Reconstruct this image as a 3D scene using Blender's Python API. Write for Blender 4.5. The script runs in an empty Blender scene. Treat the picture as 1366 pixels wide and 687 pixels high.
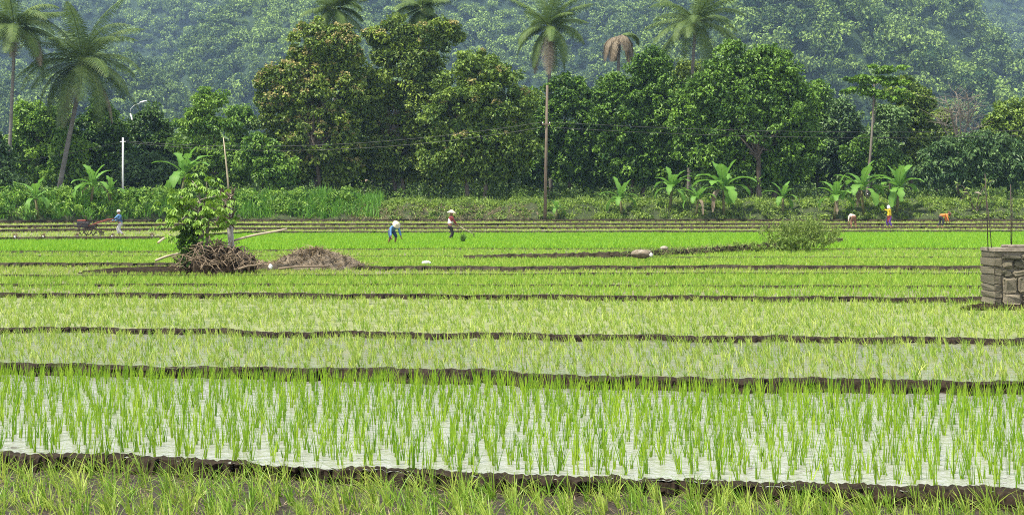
import bpy, math, random
import numpy as np
from mathutils import Vector, Matrix
R = np.random.default_rng(7)
random.seed(7)
F, XC, YH, H = 1900.0, 683.0, 278.0, 2.2      # focal length in photo pixels, centre column, horizon row, eye height
scene = bpy.context.scene
COL = scene.collection
PI = math.pi

# ------------------------------------------------------------------ helpers
def atd(x, y, d):                      # photo pixel at a distance -> world point
    return Vector(((x - XC) * d / F, d, H - (y - YH) * d / F))
def dist_for(y, z):                    # distance at which height z shows at row y
    return F * (H - z) / (y - YH)

def nrm(v):
    return v / np.maximum(np.linalg.norm(v, axis=-1, keepdims=True), 1e-9)

class MB:
    """collects geometry for ONE mesh object"""
    def __init__(s):
        s.v, s.q, s.t, s.n = [], [], [], []
        s.c = []; s.mq = []; s.mt = []; s.cnt = 0
    def add(s, V, quads=None, tris=None, tint=0.5, mat=0):
        V = np.asarray(V, float).reshape(-1, 3)
        s.v.append(V)
        t = np.full(len(V), tint) if np.isscalar(tint) else np.asarray(tint, float)
        s.c.append(t)
        if quads is not None and len(quads):
            q = np.asarray(quads, np.int64).reshape(-1, 4) + s.cnt; s.q.append(q); s.mq.append(np.full(len(q), mat))
        if tris is not None and len(tris):
            q = np.asarray(tris, np.int64).reshape(-1, 3) + s.cnt; s.t.append(q); s.mt.append(np.full(len(q), mat))
        s.cnt += len(V)
        return s
    def tube(s, pts, rad, seg=8, tint=0.5, mat=0, cap=True):
        P = np.asarray([tuple(p) for p in pts], float); n = len(P)
        rad = np.full(n, rad) if np.isscalar(rad) else np.asarray(rad, float)
        T = nrm(np.gradient(P, axis=0))
        up = np.array([0, 0, 1.0]) if abs(T[0, 2]) < .9 else np.array([1.0, 0, 0])
        V = []
        a = np.linspace(0, 2 * PI, seg, endpoint=False)
        s1 = nrm(np.cross(T[0], up))
        for i in range(n):
            s1 = nrm(s1 - T[i] * np.dot(s1, T[i])); s2 = np.cross(T[i], s1)
            V.append(P[i] + rad[i] * (np.cos(a)[:, None] * s1 + np.sin(a)[:, None] * s2))
        V = np.concatenate(V)
        j = np.arange(seg); Q = []
        for i in range(n - 1):
            Q.append(np.stack([i * seg + j, i * seg + (j + 1) % seg, (i + 1) * seg + (j + 1) % seg, (i + 1) * seg + j], 1))
        tr = []
        if cap:
            V = np.concatenate([V, P[:1], P[-1:]]); a0 = n * seg
            for k in range(seg):
                tr.append((k, a0, (k + 1) % seg)); tr.append(((n - 1) * seg + k, (n - 1) * seg + (k + 1) % seg, a0 + 1))
            # orientation is irrelevant to the shaders
        s.add(V, np.concatenate(Q), tr, tint, mat)
        return s
    def box(s, c, size, rot=None, tint=0.5, mat=0, bev=0.0, jit=0.0):
        c = np.asarray(c, float); h = np.asarray(size, float) / 2
        b = min(bev, h.min() * .9)
        V = []
        if b <= 0:
            for z in (-1, 1):
                for y in (-1, 1):
                    for x in (-1, 1): V.append((x * h[0], y * h[1], z * h[2]))
            V = np.array(V); Q = [(0, 2, 3, 1), (4, 5, 7, 6), (0, 1, 5, 4), (2, 6, 7, 3), (0, 4, 6, 2), (1, 3, 7, 5)]
            tr = []
        else:
            import bmesh
            bm = bmesh.new(); bmesh.ops.create_cube(bm, size=1)
            bmesh.ops.scale(bm, vec=tuple(h * 2), verts=bm.verts)
            bmesh.ops.bevel(bm, geom=bm.edges[:], offset=b, segments=2, affect='EDGES', profile=.5)
            bm.verts.ensure_lookup_table(); bm.verts.index_update()
            V = np.array([tuple(v.co) for v in bm.verts]); Q, tr = [], []
            for f in bm.faces:
                ids = [v.index for v in f.verts]
                if len(ids) == 4: Q.append(ids)
                elif len(ids) == 3: tr.append(ids)
                else:
                    for k in range(1, len(ids) - 1): tr.append((ids[0], ids[k], ids[k + 1]))
            bm.free()
        if jit: V = V + R.normal(0, jit, V.shape)
        if rot is not None: V = V @ np.array(Matrix(rot).to_3x3()).T
        s.add(V + c, Q, tr, tint, mat)
        return s
    def ball(s, c, rad, nu=12, nv=8, tint=.5, mat=0, jit=0.0, rot=None):
        c = np.asarray(c, float); rad = np.asarray(rad, float) * np.ones(3)
        u = np.linspace(0, 2 * PI, nu, endpoint=False); v = np.linspace(0.02, PI - .02, nv)
        V = np.array([(math.sin(b) * math.cos(a), math.sin(b) * math.sin(a), math.cos(b)) for b in v for a in u])
        V = V * (1 + (R.normal(0, jit, (len(V), 1)) if jit else 0)) * rad
        if rot is not None: V = V @ np.array(Matrix(rot).to_3x3()).T
        Q = [(i * nu + k, i * nu + (k + 1) % nu, (i + 1) * nu + (k + 1) % nu, (i + 1) * nu + k) for i in range(nv - 1) for k in range(nu)]
        s.add(V + c, Q, None, tint, mat)
        return s
    def build(s, name, mats, parent=None, smooth=False):
        me = bpy.data.meshes.new(name)
        V = np.concatenate(s.v) if s.v else np.zeros((0, 3))
        loops, starts, mi, pos = [], [], [], 0
        if s.q:
            q = np.concatenate(s.q); loops.append(q.ravel()); starts.append(np.arange(len(q)) * 4); pos = q.size
            mi.append(np.concatenate(s.mq))
        if s.t:
            t = np.concatenate(s.t); loops.append(t.ravel()); starts.append(pos + np.arange(len(t)) * 3)
            mi.append(np.concatenate(s.mt))
        L = np.concatenate(loops); S = np.concatenate(starts); mi = np.concatenate(mi)
        me.vertices.add(len(V)); me.vertices.foreach_set('co', V.astype(np.float32).ravel())
        me.loops.add(len(L)); me.loops.foreach_set('vertex_index', L.astype(np.int32))
        me.polygons.add(len(S)); me.polygons.foreach_set('loop_start', S.astype(np.int32))
        me.polygons.foreach_set('material_index', mi.astype(np.int32))
        me.polygons.foreach_set('use_smooth', np.full(len(S), bool(smooth)))
        at = me.attributes.new('tint', 'FLOAT', 'POINT'); at.data.foreach_set('value', np.concatenate(s.c).astype(np.float32))
        me.update(calc_edges=True); me.validate()
        for m in (mats if isinstance(mats, (list, tuple)) else [mats]): me.materials.append(m)
        o = bpy.data.objects.new(name, me); COL.objects.link(o)
        if parent is not None: o.parent = parent
        return o

def tag(o, label=None, cat=None, group=None, kind=None):
    if label: o['label'] = label
    if cat: o['category'] = cat
    if group: o['group'] = group
    if kind: o['kind'] = kind
    return o
def empty(name, loc, label, cat, group=None, rz=0.0):
    o = bpy.data.objects.new(name, None); COL.objects.link(o); o.empty_display_size = .1
    o.location = loc; o.rotation_euler = (0, 0, rz)
    return tag(o, label, cat, group)
def copy_tree(o, parent=None):
    c = o.copy(); COL.objects.link(c)
    if parent is not None: c.parent = parent
    for ch in list(o.children): copy_tree(ch, c)
    return c

# ------------------------------------------------------------------ materials
def newmat(name):
    m = bpy.data.materials.new(name); m.use_nodes = True
    nt = m.node_tree; nt.nodes.clear()
    return m, nt, nt.nodes, nt.links
def N(nt, t, **kw):
    n = nt.nodes.new(t)
    for k, v in kw.items():
        if k in n.inputs: n.inputs[k].default_value = v
        else: setattr(n, k, v)
    return n
def mixrgb(nt, fac, a, b):
    n = nt.nodes.new('ShaderNodeMix'); n.data_type = 'RGBA'
    for sock, v in ((n.inputs[0], fac), (n.inputs[6], a), (n.inputs[7], b)):
        if hasattr(v, 'type') and hasattr(v, 'is_linked'): nt.links.new(v, sock)
        else: sock.default_value = v if not isinstance(v, tuple) else (v if len(v) == 4 else (*v, 1))
    return n.outputs[2]
def ramp(nt, src, a, b):
    n = nt.nodes.new('ShaderNodeMapRange'); n.inputs[1].default_value = a; n.inputs[2].default_value = b
    nt.links.new(src, n.inputs[0]); return n.outputs[0]
def coord(nt, scale=(1, 1, 1)):
    tc = nt.nodes.new('ShaderNodeTexCoord'); mp = nt.nodes.new('ShaderNodeMapping')
    mp.inputs['Scale'].default_value = scale; nt.links.new(tc.outputs['Object'], mp.inputs[0]); return mp.outputs[0]
def noise(nt, co, scale, detail=4, rough=.55):
    n = nt.nodes.new('ShaderNodeTexNoise'); n.inputs['Scale'].default_value = scale
    n.inputs['Detail'].default_value = detail; n.inputs['Roughness'].default_value = rough
    nt.links.new(co, n.inputs['Vector']); return n.outputs['Fac']

def leafmat(name, c1, c2, transl=.3, rough=.5, spec=.3, tcol=None):
    m, nt, nd, lk = newmat(name)
    at = N(nt, 'ShaderNodeAttribute', attribute_name='tint')
    col = mixrgb(nt, at.outputs['Fac'], c1, c2)
    p = N(nt, 'ShaderNodeBsdfPrincipled'); lk.new(col, p.inputs['Base Color'])
    p.inputs['Roughness'].default_value = rough; p.inputs['Specular IOR Level'].default_value = spec
    out = N(nt, 'ShaderNodeOutputMaterial')
    if transl > 0:
        t = N(nt, 'ShaderNodeBsdfTranslucent')
        if tcol: t.inputs[0].default_value = (*tcol, 1)
        else: lk.new(col, t.inputs[0])
        mx = N(nt, 'ShaderNodeMixShader'); mx.inputs[0].default_value = transl
        lk.new(p.outputs[0], mx.inputs[1]); lk.new(t.outputs[0], mx.inputs[2]); lk.new(mx.outputs[0], out.inputs[0])
    else: lk.new(p.outputs[0], out.inputs[0])
    return m
def plainmat(name, c1, c2=None, scale=8, rough=.7, bump=0.0, stretch=(1, 1, 1), metal=0.0, spec=.3):
    m, nt, nd, lk = newmat(name)
    c2 = c2 or tuple(v * .6 for v in c1)
    co = coord(nt, stretch); f = noise(nt, co, scale, 5)
    col = mixrgb(nt, ramp(nt, f, .3, .7), c1, c2)
    p = N(nt, 'ShaderNodeBsdfPrincipled'); lk.new(col, p.inputs['Base Color'])
    p.inputs['Roughness'].default_value = rough; p.inputs['Metallic'].default_value = metal
    p.inputs['Specular IOR Level'].default_value = spec
    if bump:
        b = N(nt, 'ShaderNodeBump'); b.inputs['Strength'].default_value = bump; b.inputs['Distance'].default_value = .03
        lk.new(f, b.inputs['Height']); lk.new(b.outputs[0], p.inputs['Normal'])
    out = N(nt, 'ShaderNodeOutputMaterial'); lk.new(p.outputs[0], out.inputs[0])
    return m
def paddymat(name, cover, wcol, m1, m2, ws=1.0, wrough=.06, wbump=.25, sx=.55):
    """shallow muddy water with mud clods breaking through; cover = share of mud"""
    m, nt, nd, lk = newmat(name)
    co = coord(nt, (sx * 1.8, 1, 1))
    big = noise(nt, co, 1.3 * ws, 3); fine = noise(nt, co, 9 * ws, 6, .65)
    add = N(nt, 'ShaderNodeMath', operation='MULTIPLY_ADD'); add.inputs[1].default_value = .45
    lk.new(big, add.inputs[0])
    mul = N(nt, 'ShaderNodeMath', operation='MULTIPLY'); mul.inputs[1].default_value = .55
    lk.new(fine, mul.inputs[0]); lk.new(mul.outputs[0], add.inputs[2])
    thr = 1.0 - cover
    lo = .5 + (thr - .5) * .42
    mask = ramp(nt, add.outputs[0], lo - .015, lo + .015)
    mudc = mixrgb(nt, ramp(nt, noise(nt, co, 23 * ws, 4), .3, .7), m1, m2)
    pm = N(nt, 'ShaderNodeBsdfPrincipled'); lk.new(mudc, pm.inputs['Base Color'])
    pm.inputs['Roughness'].default_value = .62; pm.inputs['Specular IOR Level'].default_value = .2
    bm_ = N(nt, 'ShaderNodeBump'); bm_.inputs['Strength'].default_value = .9; bm_.inputs['Distance'].default_value = .05
    lk.new(fine, bm_.inputs['Height']); lk.new(bm_.outputs[0], pm.inputs['Normal'])
    pw = N(nt, 'ShaderNodeBsdfPrincipled')
    pw.inputs['Base Color'].default_value = (*wcol, 1); pw.inputs['Roughness'].default_value = wrough; pw.inputs['IOR'].default_value = 1.33
    bw = N(nt, 'ShaderNodeBump'); bw.inputs['Strength'].default_value = wbump; bw.inputs['Distance'].default_value = .045
    lk.new(noise(nt, coord(nt, (1.5, 1, 1)), 4 * ws, 5, .6), bw.inputs['Height']); lk.new(bw.outputs[0], pw.inputs['Normal'])
    mx = N(nt, 'ShaderNodeMixShader'); lk.new(mask, mx.inputs[0]); lk.new(pw.outputs[0], mx.inputs[1]); lk.new(pm.outputs[0], mx.inputs[2])
    out = N(nt, 'ShaderNodeOutputMaterial'); lk.new(mx.outputs[0], out.inputs[0])
    return m

MUD1, MUD2 = (.035, .026, .018), (.085, .065, .045)
M = {}
M['bund'] = plainmat('wet_earth', (.008, .006, .004), (.036, .026, .017), 14, .9, 1.0, spec=.08)
M['bund_far'] = plainmat('earth_with_grass', (.012, .010, .006), (.05, .04, .026), 4, .9, .8, spec=.08)
M['soil'] = plainmat('brown_soil', (.085, .068, .05), (.20, .165, .12), 5, .9, 1.0)
M['ground'] = plainmat('grassy_ground', (.02, .03, .01), (.045, .06, .02), 2, .9, .5)
M['hill'] = plainmat('forest_floor', (.010, .026, .010), (.02, .042, .015), .05, .95)
M['mudfield'] = paddymat('mud_field', .93, (.05, .042, .03), (.018, .013, .009), (.055, .042, .029), 1.6)
M['water1'] = paddymat('flooded_mud', .20, (.25, .255, .225), (.06, .055, .04), (.16, .15, .115), 1.5, .06, .5)
M['water2'] = paddymat('shallow_water', .40, (.14, .155, .09), (.12, .13, .06), (.22, .23, .12), 1.6, .09, .3)
M['water3'] = paddymat('algae_water', .55, (.12, .145, .055), (.14, .16, .06), (.24, .27, .11), 1.4, .12, .3)
M['wetmud'] = paddymat('wet_mud', .6, (.15, .15, .09), (.12, .11, .06), (.2, .18, .11), .8, .12, .3)
M['palemud'] = paddymat('pale_wet_mud', .35, (.28, .27, .18), (.24, .22, .14), (.34, .31, .2), .5, .12, .3)
M['rice_front'] = leafmat('rice_blade_front', (.13, .26, .018), (.36, .42, .07), .35, .45)
M['rice_tall'] = leafmat('rice_blade_tall', (.115, .255, .008), (.32, .46, .03), .38, .45)
M['rice_pale'] = leafmat('rice_blade_pale', (.17, .30, .03), (.40, .47, .09), .35, .5)
M['rice_mid'] = leafmat('rice_blade_mid', (.15, .32, .02), (.36, .47, .07), .38, .5)
M['rice_lime'] = leafmat('rice_nursery', (.14, .35, .015), (.30, .49, .035), .4, .5)
M['teak'] = leafmat('teak_leaf', (.045, .095, .014), (.24, .33, .04), .25)
M['olive'] = leafmat('olive_leaf', (.050, .105, .014), (.22, .32, .04), .25)
M['blossom'] = leafmat('tan_blossom', (.26, .23, .07), (.46, .40, .17), .2, .8)
M['dark'] = leafmat('dark_leaf', (.022, .065, .010), (.12, .22, .03), .22)
M['mango'] = leafmat('mango_leaf', (.028, .080, .010), (.17, .31, .032), .25)
M['light'] = leafmat('light_leaf', (.06, .15, .016), (.26, .42, .055), .3)
M['bluegreen'] = leafmat('silver_leaf', (.035, .085, .024), (.15, .25, .075), .25)
M['hillleaf'] = leafmat('hill_leaf', (.016, .050, .014), (.24, .35, .075), .2, .7, .2)
M['shade'] = leafmat('undergrowth_leaf', (.030, .070, .010), (.13, .22, .03), .2)
M['reed'] = leafmat('reed_blade', (.04, .14, .012), (.16, .34, .035), .35)
M['bankgrass'] = leafmat('bank_leaf', (.065, .13, .02), (.26, .36, .06), .3)
M['dry'] = leafmat('dry_straw', (.15, .11, .06), (.34, .27, .17), .15, .8)
M['palm'] = leafmat('palm_leaflet', (.035, .075, .014), (.13, .19, .045), .25, .6, .25)
M['palm_dry'] = leafmat('dead_frond', (.11, .085, .055), (.27, .22, .15), .2, .7)
M['banana'] = leafmat('banana_leaf', (.05, .16, .018), (.16, .32, .05), .4, .55, .25)
M['bush'] = leafmat('bush_leaf', (.09, .16, .025), (.24, .32, .07), .35)
M['bark'] = plainmat('bark', (.055, .042, .03), (.12, .10, .075), 3, .9, .8, (1, 1, .3))
M['palebark'] = plainmat('pale_bark', (.20, .18, .145), (.12, .10, .08), 2, .9, .6, (1, 1, .3))
M['palmbark'] = plainmat('palm_bark', (.20, .185, .16), (.10, .09, .075), 3, .9, .6, (.3, .3, 2))
M['bananastem'] = plainmat('banana_stem', (.10, .12, .04), (.07, .045, .02), 3, .7, .3)
M['deadwood'] = plainmat('dead_wood', (.25, .19, .13), (.11, .08, .05), 4, .9, .5)
M['bamboo'] = plainmat('bamboo', (.44, .38, .26), (.30, .25, .17), 5, .6, .1)
M['concrete'] = plainmat('concrete', (.36, .35, .32), (.22, .21, .19), 3, .85, .4)
M['whitepole'] = plainmat('white_pole', (.62, .62, .60), (.5, .5, .48), 2, .6)
M['brownpole'] = plainmat('brown_pole', (.15, .115, .085), (.09, .07, .052), 2, .85, .4)
M['steel'] = plainmat('rusty_steel', (.05, .035, .028), (.03, .022, .02), 10, .7, .2)
M['wire'] = plainmat('wire', (.05, .05, .055), None, 3, .6)
M['lamp'] = plainmat('lamp_shell', (.72, .73, .74), (.6, .6, .6), 3, .4)
M['stone'] = None
M['mortar'] = plainmat('mortar', (.19, .165, .13), (.10, .085, .065), 18, .95, .8)
M['slab'] = plainmat('weathered_slab', (.24, .21, .165), (.12, .10, .08), 9, .9, .6)
M['sack'] = plainmat('pale_sack', (.33, .30, .24), (.20, .17, .13), 6, .8, .4)
M['plastic'] = plainmat('white_plastic', (.78, .78, .76), (.6, .6, .58), 6, .45, .3)
M['wall'] = plainmat('plaster_wall', (.34, .32, .30), (.24, .22, .2), 1, .9)
M['rooftile'] = plainmat('roof_tile', (.46, .24, .07), (.30, .15, .05), 2, .85, .4)
M['tin'] = plainmat('tin_roof', (.5, .5, .48), (.36, .36, .35), 1, .5)
M['skin'] = plainmat('skin', (.22, .115, .065), (.17, .085, .05), 6, .6)
M['hair'] = plainmat('hair', (.012, .010, .009), None, 8, .5)
M['eye'] = plainmat('eye', (.02, .015, .012), None, 8, .2)
for k, c in dict(c_blue=(.10, .22, .42), c_navy=(.03, .055, .11), c_white=(.74, .72, .68), c_maroon=(.20, .035, .04), c_black=(.018, .017, .018),
                 c_yellow=(.72, .50, .03), c_purple=(.10, .05, .26), c_orange=(.60, .19, .05), c_grey=(.33, .33, .34), c_pink=(.62, .50, .44),
                 c_red=(.20, .06, .045), c_straw=(.66, .58, .42), c_dark=(.03, .03, .035), c_brown=(.16, .08, .05)).items():
    M[k] = plainmat(k[2:] + '_cloth', c, tuple(v * .8 for v in c), 9, .85)

def stonemat():
    m, nt, nd, lk = newmat('rough_stone')
    at = N(nt, 'ShaderNodeAttribute', attribute_name='tint')
    f = noise(nt, coord(nt), 22, 6, .7)
    a = mixrgb(nt, at.outputs['Fac'], (.05, .042, .032), (.25, .205, .15))
    col = mixrgb(nt, ramp(nt, f, .35, .75), a, (.085, .085, .045))
    p = N(nt, 'ShaderNodeBsdfPrincipled'); lk.new(col, p.inputs['Base Color']); p.inputs['Roughness'].default_value = .9
    b = N(nt, 'ShaderNodeBump'); b.inputs['Strength'].default_value = .9; b.inputs['Distance'].default_value = .03
    lk.new(f, b.inputs['Height']); lk.new(b.outputs[0], p.inputs['Normal'])
    out = N(nt, 'ShaderNodeOutputMaterial'); lk.new(p.outputs[0], out.inputs[0]); return m
M['stone'] = stonemat()

# ------------------------------------------------------------------ terraces
# edge: photo-space polyline of the top of the earth bank, drop in photo rows, lip above the next field, face run
EDGES = [
 ('A', [(-500, 592), (0, 606), (150, 609), (340, 618), (600, 631), (740, 639), (820, 636), (1000, 645), (1366, 656), (1900, 672)], 23, .012, .10, 5.0),
 ('B', [(-500, 476), (0, 484), (150, 488), (340, 491), (600, 495), (640, 494), (690, 500), (1000, 507), (1150, 506), (1290, 511), (1366, 508), (1900, 512)], 16, .015, .12, 3.5),
 ('C', [(-500, 436), (0, 437), (200, 438), (300, 440), (360, 443), (450, 443), (900, 448), (1366, 452), (1900, 455)], 7, .03, .12, 3.0),
 ('D', [(-500, 390), (0, 391), (460, 392), (900, 395), (1250, 397), (1366, 398), (1900, 400)], 6.5, .04, .15, 1.8),
 ('E', [(-500, 379), (0, 379), (460, 378.5), (900, 380.5), (1366, 381), (1900, 382)], 3.6, .045, .15, 1.2),
 ('F', [(-500, 367), (0, 367), (460, 366), (900, 363.5), (1366, 364), (1900, 364)], 4.2, .05, .2, 1.0),
 ('G', [(-500, 351), (0, 351), (125, 350), (330, 353), (440, 354), (680, 356), (900, 354), (1366, 355), (1900, 356)], 6.5, .07, .25, 1.2),
 ('H', [(-500, 341), (0, 340.5), (560, 341), (700, 343), (900, 343), (1366, 342), (1900, 342)], 3.0, .055, .25, .6),
 ('I', [(-500, 335), (0, 335), (230, 335), (560, 331), (900, 331), (1366, 331), (1900, 331)], 2.6, .05, .25, .5),
 ('J', [(-500, 318), (0, 316.5), (230, 315.5), (290, 311), (330, 308.5), (683, 308), (1366, 307), (1900, 307)], 5.5, .03, .3, .3),
 ('K', [(-500, 306.5), (0, 306), (300, 303.5), (683, 302.5), (1366, 302), (1900, 302)], 3.8, 0.01, .3, .15),
 ('L', [(-500, 301), (0, 300.5), (300, 298), (683, 297.5), (1366, 297.5), (1900, 297)], 4.0, 0.01, .3, .12),
 ('M', [(-500, 295), (0, 294.5), (300, 292.5), (683, 292.5), (1366, 292.5), (1900, 292.5)], 4.0, 0.0, .3, .12),
]
FIELD_Z = [0.0]; CURVES = []
PX = np.linspace(-500, 1900, 500)
def wob(x, seed, amp):
    r = np.random.default_rng(seed); o = np.zeros_like(x)
    for k, w in enumerate((190, 83, 41, 21, 11)):
        o += np.sin(x / w * 2 * PI + r.uniform(0, 6.3)) * (.9 if k < 2 else .55) * r.uniform(.4, 1)
    return o * amp * .35
for i, (nm, pts, drop, lip, run, amp) in enumerate(EDGES):
    zl = FIELD_Z[-1]
    yt = np.interp(PX, [p[0] for p in pts], [p[1] for p in pts])
    ym = float(np.interp(683, PX, yt))
    lo, hi = zl + .001, zl + 1.0            # solve for the top height that shows `drop` rows of face
    for _ in range(60):
        zt = (lo + hi) / 2; d = dist_for(ym, zt); yb = YH + F * (H - zl) / (d - run)
        if yb - ym < drop: lo = zt
        else: hi = zt
    yy = yt + wob(PX, 10 + i, amp)
    D = F * (H - zt) / (yy - YH)
    X = (PX - XC) * D / F
    o = np.argsort(X)
    CURVES.append(dict(name=nm, X=X[o], Y=D[o], zl=zl, zt=zt, zf=zt - lip, run=run))
    FIELD_Z.append(zt - lip)
    print('EDGE', nm, 'zt %.3f' % zt, 'd %.1f' % float(np.interp(0, X[o], D[o])), 'zl %.3f' % zl)
def front(i, x): c = CURVES[i]; return np.interp(x, c['X'], c['Y'])

def hill_profile(x, y):
    x = np.asarray(x, float); y = np.asarray(y, float)
    r = 130 * np.sin((x + .55 * (y - 500)) / 118 + 1.9) + 125 * np.sin((x - .4 * y) / 57 + .6) + 60 * np.sin((x * .8 + y) / 31) + 16 * np.sin((x - y * .7) / 15)
    r = r + np.where(x > 60, (x - 60) * .6, 0) + np.where(x < -110, (-110 - x) * .12, 0)
    e = y - 540 - r
    s = np.where(e > 0, e, 0) * .30
    cap = 2.2 + (YH + 14 + 10 * np.sin(x / 70) + 6 * np.sin(x / 23 + 1)) / F * y     # crest just above the picture
    return np.minimum(s, np.maximum(cap - 5, 0) * np.clip(1.0 - np.clip((y - 1500) / 500, 0, 1) * .5, 0, 1))
def ground_z(x, y):
    x = np.asarray(x, float); y = np.asarray(y, float)
    foot = front(12, np.clip(x, -200, 200))
    e = y - foot
    near = np.interp(y, [-60, 9, 16, 30, 50, 80, 95, 105, 118], [-.5, -.35, -.15, .05, .2, .25, .3, .4, .7])
    bank = np.interp(e, [-3, 0.25, .8, 3.2, 5.0, 8, 200], [0, 0, .15, 1.2, 1.5, 1.58, 1.9]) + FIELD_Z[-1] + .0
    bank = bank + np.where(e > .3, .10 * np.sin(x * 1.3) + .08 * np.sin(x * 3.1 + 1), 0) * np.clip(e, 0, 1)
    z = np.where(e < 0.25, np.minimum(near, FIELD_Z[-1] - .3), bank)
    return z + hill_profile(x, y)
def gz(x, y): return float(ground_z(x, y))

# ground sheet to the horizon and the hills
gx = np.concatenate([np.linspace(-900, -75, 70), np.linspace(-74, 74, 149), np.linspace(75, 900, 70)])
gy = np.concatenate([np.linspace(-60, 90, 40), np.linspace(91, 140, 99), np.linspace(143, 500, 40), np.linspace(510, 1700, 130), [1900, 2300, 2900]])
GX, GY = np.meshgrid(gx, gy); GZ = ground_z(GX, GY)
nx, ny = len(gx), len(gy)
V = np.stack([GX.ravel(), GY.ravel(), GZ.ravel()], 1)
ii, jj = np.meshgrid(np.arange(nx - 1), np.arange(ny - 1)); a = (jj * nx + ii).ravel()
Q = np.stack([a, a + 1, a + 1 + nx, a + nx], 1)
farq = GY.ravel()[a] > 300
mb = MB(); mb.add(V, Q[~farq]); mb.add(V, Q[farq], mat=1)
tag(mb.build('ground', [M['ground'], M['hill']], smooth=True), kind='structure')

# fields
def field(i, name, mat):
    z = FIELD_Z[i]; n = 360
    if i == 0:
        xs = np.linspace(-30, 30, n); yf = np.full(n, 1.0); yb = front(0, xs) + .3
    else:
        c = CURVES[i - 1]
        xs = np.linspace(max(c['X'][0], -75), min(c['X'][-1], 75), n)
        yf = np.interp(xs, c['X'], c['Y']) + .01
        yb = np.maximum(front(i, xs) + .25, yf + .02) if i < len(CURVES) else yf + 3
    # front edge tucked under the bank top; back edge under the next bank
    m = 6; rows = [yf + (yb - yf) * t for t in np.linspace(0, 1, m)]
    V = np.concatenate([np.stack([xs, r, np.full(n, z)], 1) for r in rows])
    k = np.arange(n - 1); Q = np.concatenate([np.stack([r * n + k, r * n + k + 1, (r + 1) * n + k + 1, (r + 1) * n + k], 1) for r in range(m - 1)])
    return tag(MB().add(V, Q).build(name, mat), kind='structure')
FM = ['mudfield', 'water1', 'water2', 'water3', 'wetmud', 'wetmud', 'wetmud', 'wetmud', 'wetmud', 'wetmud', 'palemud', 'palemud', 'palemud']
for i in range(13): field(i, 'paddy_mud' if FM[i] in ('mudfield', 'wetmud', 'palemud') else 'paddy_water', M[FM[i]])

# earth banks between the fields
def bund(i, mat):
    c = CURVES[i]; n = min(2600, int(300 + 36000 / c['Y'].mean()))
    xs = np.linspace(max(c['X'][0], -70), min(c['X'][-1], 70), n)
    Yt = np.interp(xs, c['X'], c['Y']); h = c['zt'] - c['zl']; run = c['run']
    prof = [(-run - .05, c['zl'] - .06), (-run - .01, c['zl'] + .02), (-run * .75, c['zl'] + h * .4), (-run * .45, c['zl'] + h * .75), (-run * .15, c['zt'] - .004 - .03 * h),
            (.03, c['zt']), (.12 + run * .4, c['zt'] - .003), (.22 + run * .9, c['zf'] - .03), (.3 + run, c['zf'] - .12)]
    rows = []
    cell = 1 / max(.035, c['Y'].mean() * .0016)
    def nz(seed, f):
        r = np.random.default_rng(seed); kx = np.arange(int(140 * f) + 3); v = r.normal(0, 1, len(kx))
        return np.interp((xs + 70) * f, kx, v)
    for k, (dy, z) in enumerate(prof):
        am = h * (.22 if 1 <= k <= 4 else .07) + .005
        lowf = 1 + .28 * nz(900 + i, .35) + .22 * nz(930 + i, 1.1 * min(1, cell / 6)); lowf = np.clip(lowf, .35, 1.7)
        rows.append(np.stack([xs, Yt + dy * (1 if k > 4 else lowf) + nz(100 * i + k, cell * .5) * am * .4 + nz(100 * i + k + 50, cell * .12) * am * .7,
                              z + (lowf - 1) * h * (.16 if k > 3 else .1) + nz(200 * i + k, cell * .3) * am * (.35 if k < 4 else .16)], 1))
    V = np.concatenate(rows); k = np.arange(n - 1)
    Q = np.concatenate([np.stack([r * n + k, r * n + k + 1, (r + 1) * n + k + 1, (r + 1) * n + k], 1) for r in range(len(prof) - 1)])
    return tag(MB().add(V, Q).build('paddy_bund', mat, smooth=False), kind='structure')
for i in range(13): bund(i, M['bund'] if i < 6 else M['bund_far'])

# ------------------------------------------------------------------ rice
def blades(mb, base, height, lean_dir, lean, width, seg=2, droop=.25, tint=None):
    """curved tapering blades; every argument is an array of n"""
    n = len(base); up = np.array([0, 0, 1.0])
    ld = np.stack([np.cos(lean_dir), np.sin(lean_dir), np.zeros(n)], 1)
    az = R.uniform(0, 2 * PI, n); side = np.stack([np.cos(az), np.sin(az), np.zeros(n)], 1)
    side = nrm(side * .6 + np.array([1.0, 0, 0]) * np.where(R.random(n) < .5, 1, -1)[:, None] * .7)
    V = np.zeros((n, 2 * (seg + 1), 3)); ts = np.linspace(0, 1, seg + 1)
    for k, t in enumerate(ts):
        p = base + height[:, None] * (up * (t * np.cos(lean) - droop * t * t * np.sin(lean))[:, None] + ld * (t * np.sin(lean) * (1 + droop * t))[:, None])
        w = width * (1 - .82 * t ** 1.6) * .5
        V[:, 2 * k] = p - side * w[:, None]; V[:, 2 * k + 1] = p + side * w[:, None]
    b = np.arange(n)[:, None] * 2 * (seg + 1)
    Q = np.concatenate([np.concatenate([b + 2 * k, b + 2 * k + 1, b + 2 * k + 3, b + 2 * k + 2], 1) for k in range(seg)])
    if tint is None: tint = np.clip(R.normal(.45, .22, n), 0, 1)
    mb.add(V.reshape(-1, 3), Q, None, np.repeat(tint, 2 * (seg + 1)))

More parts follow.
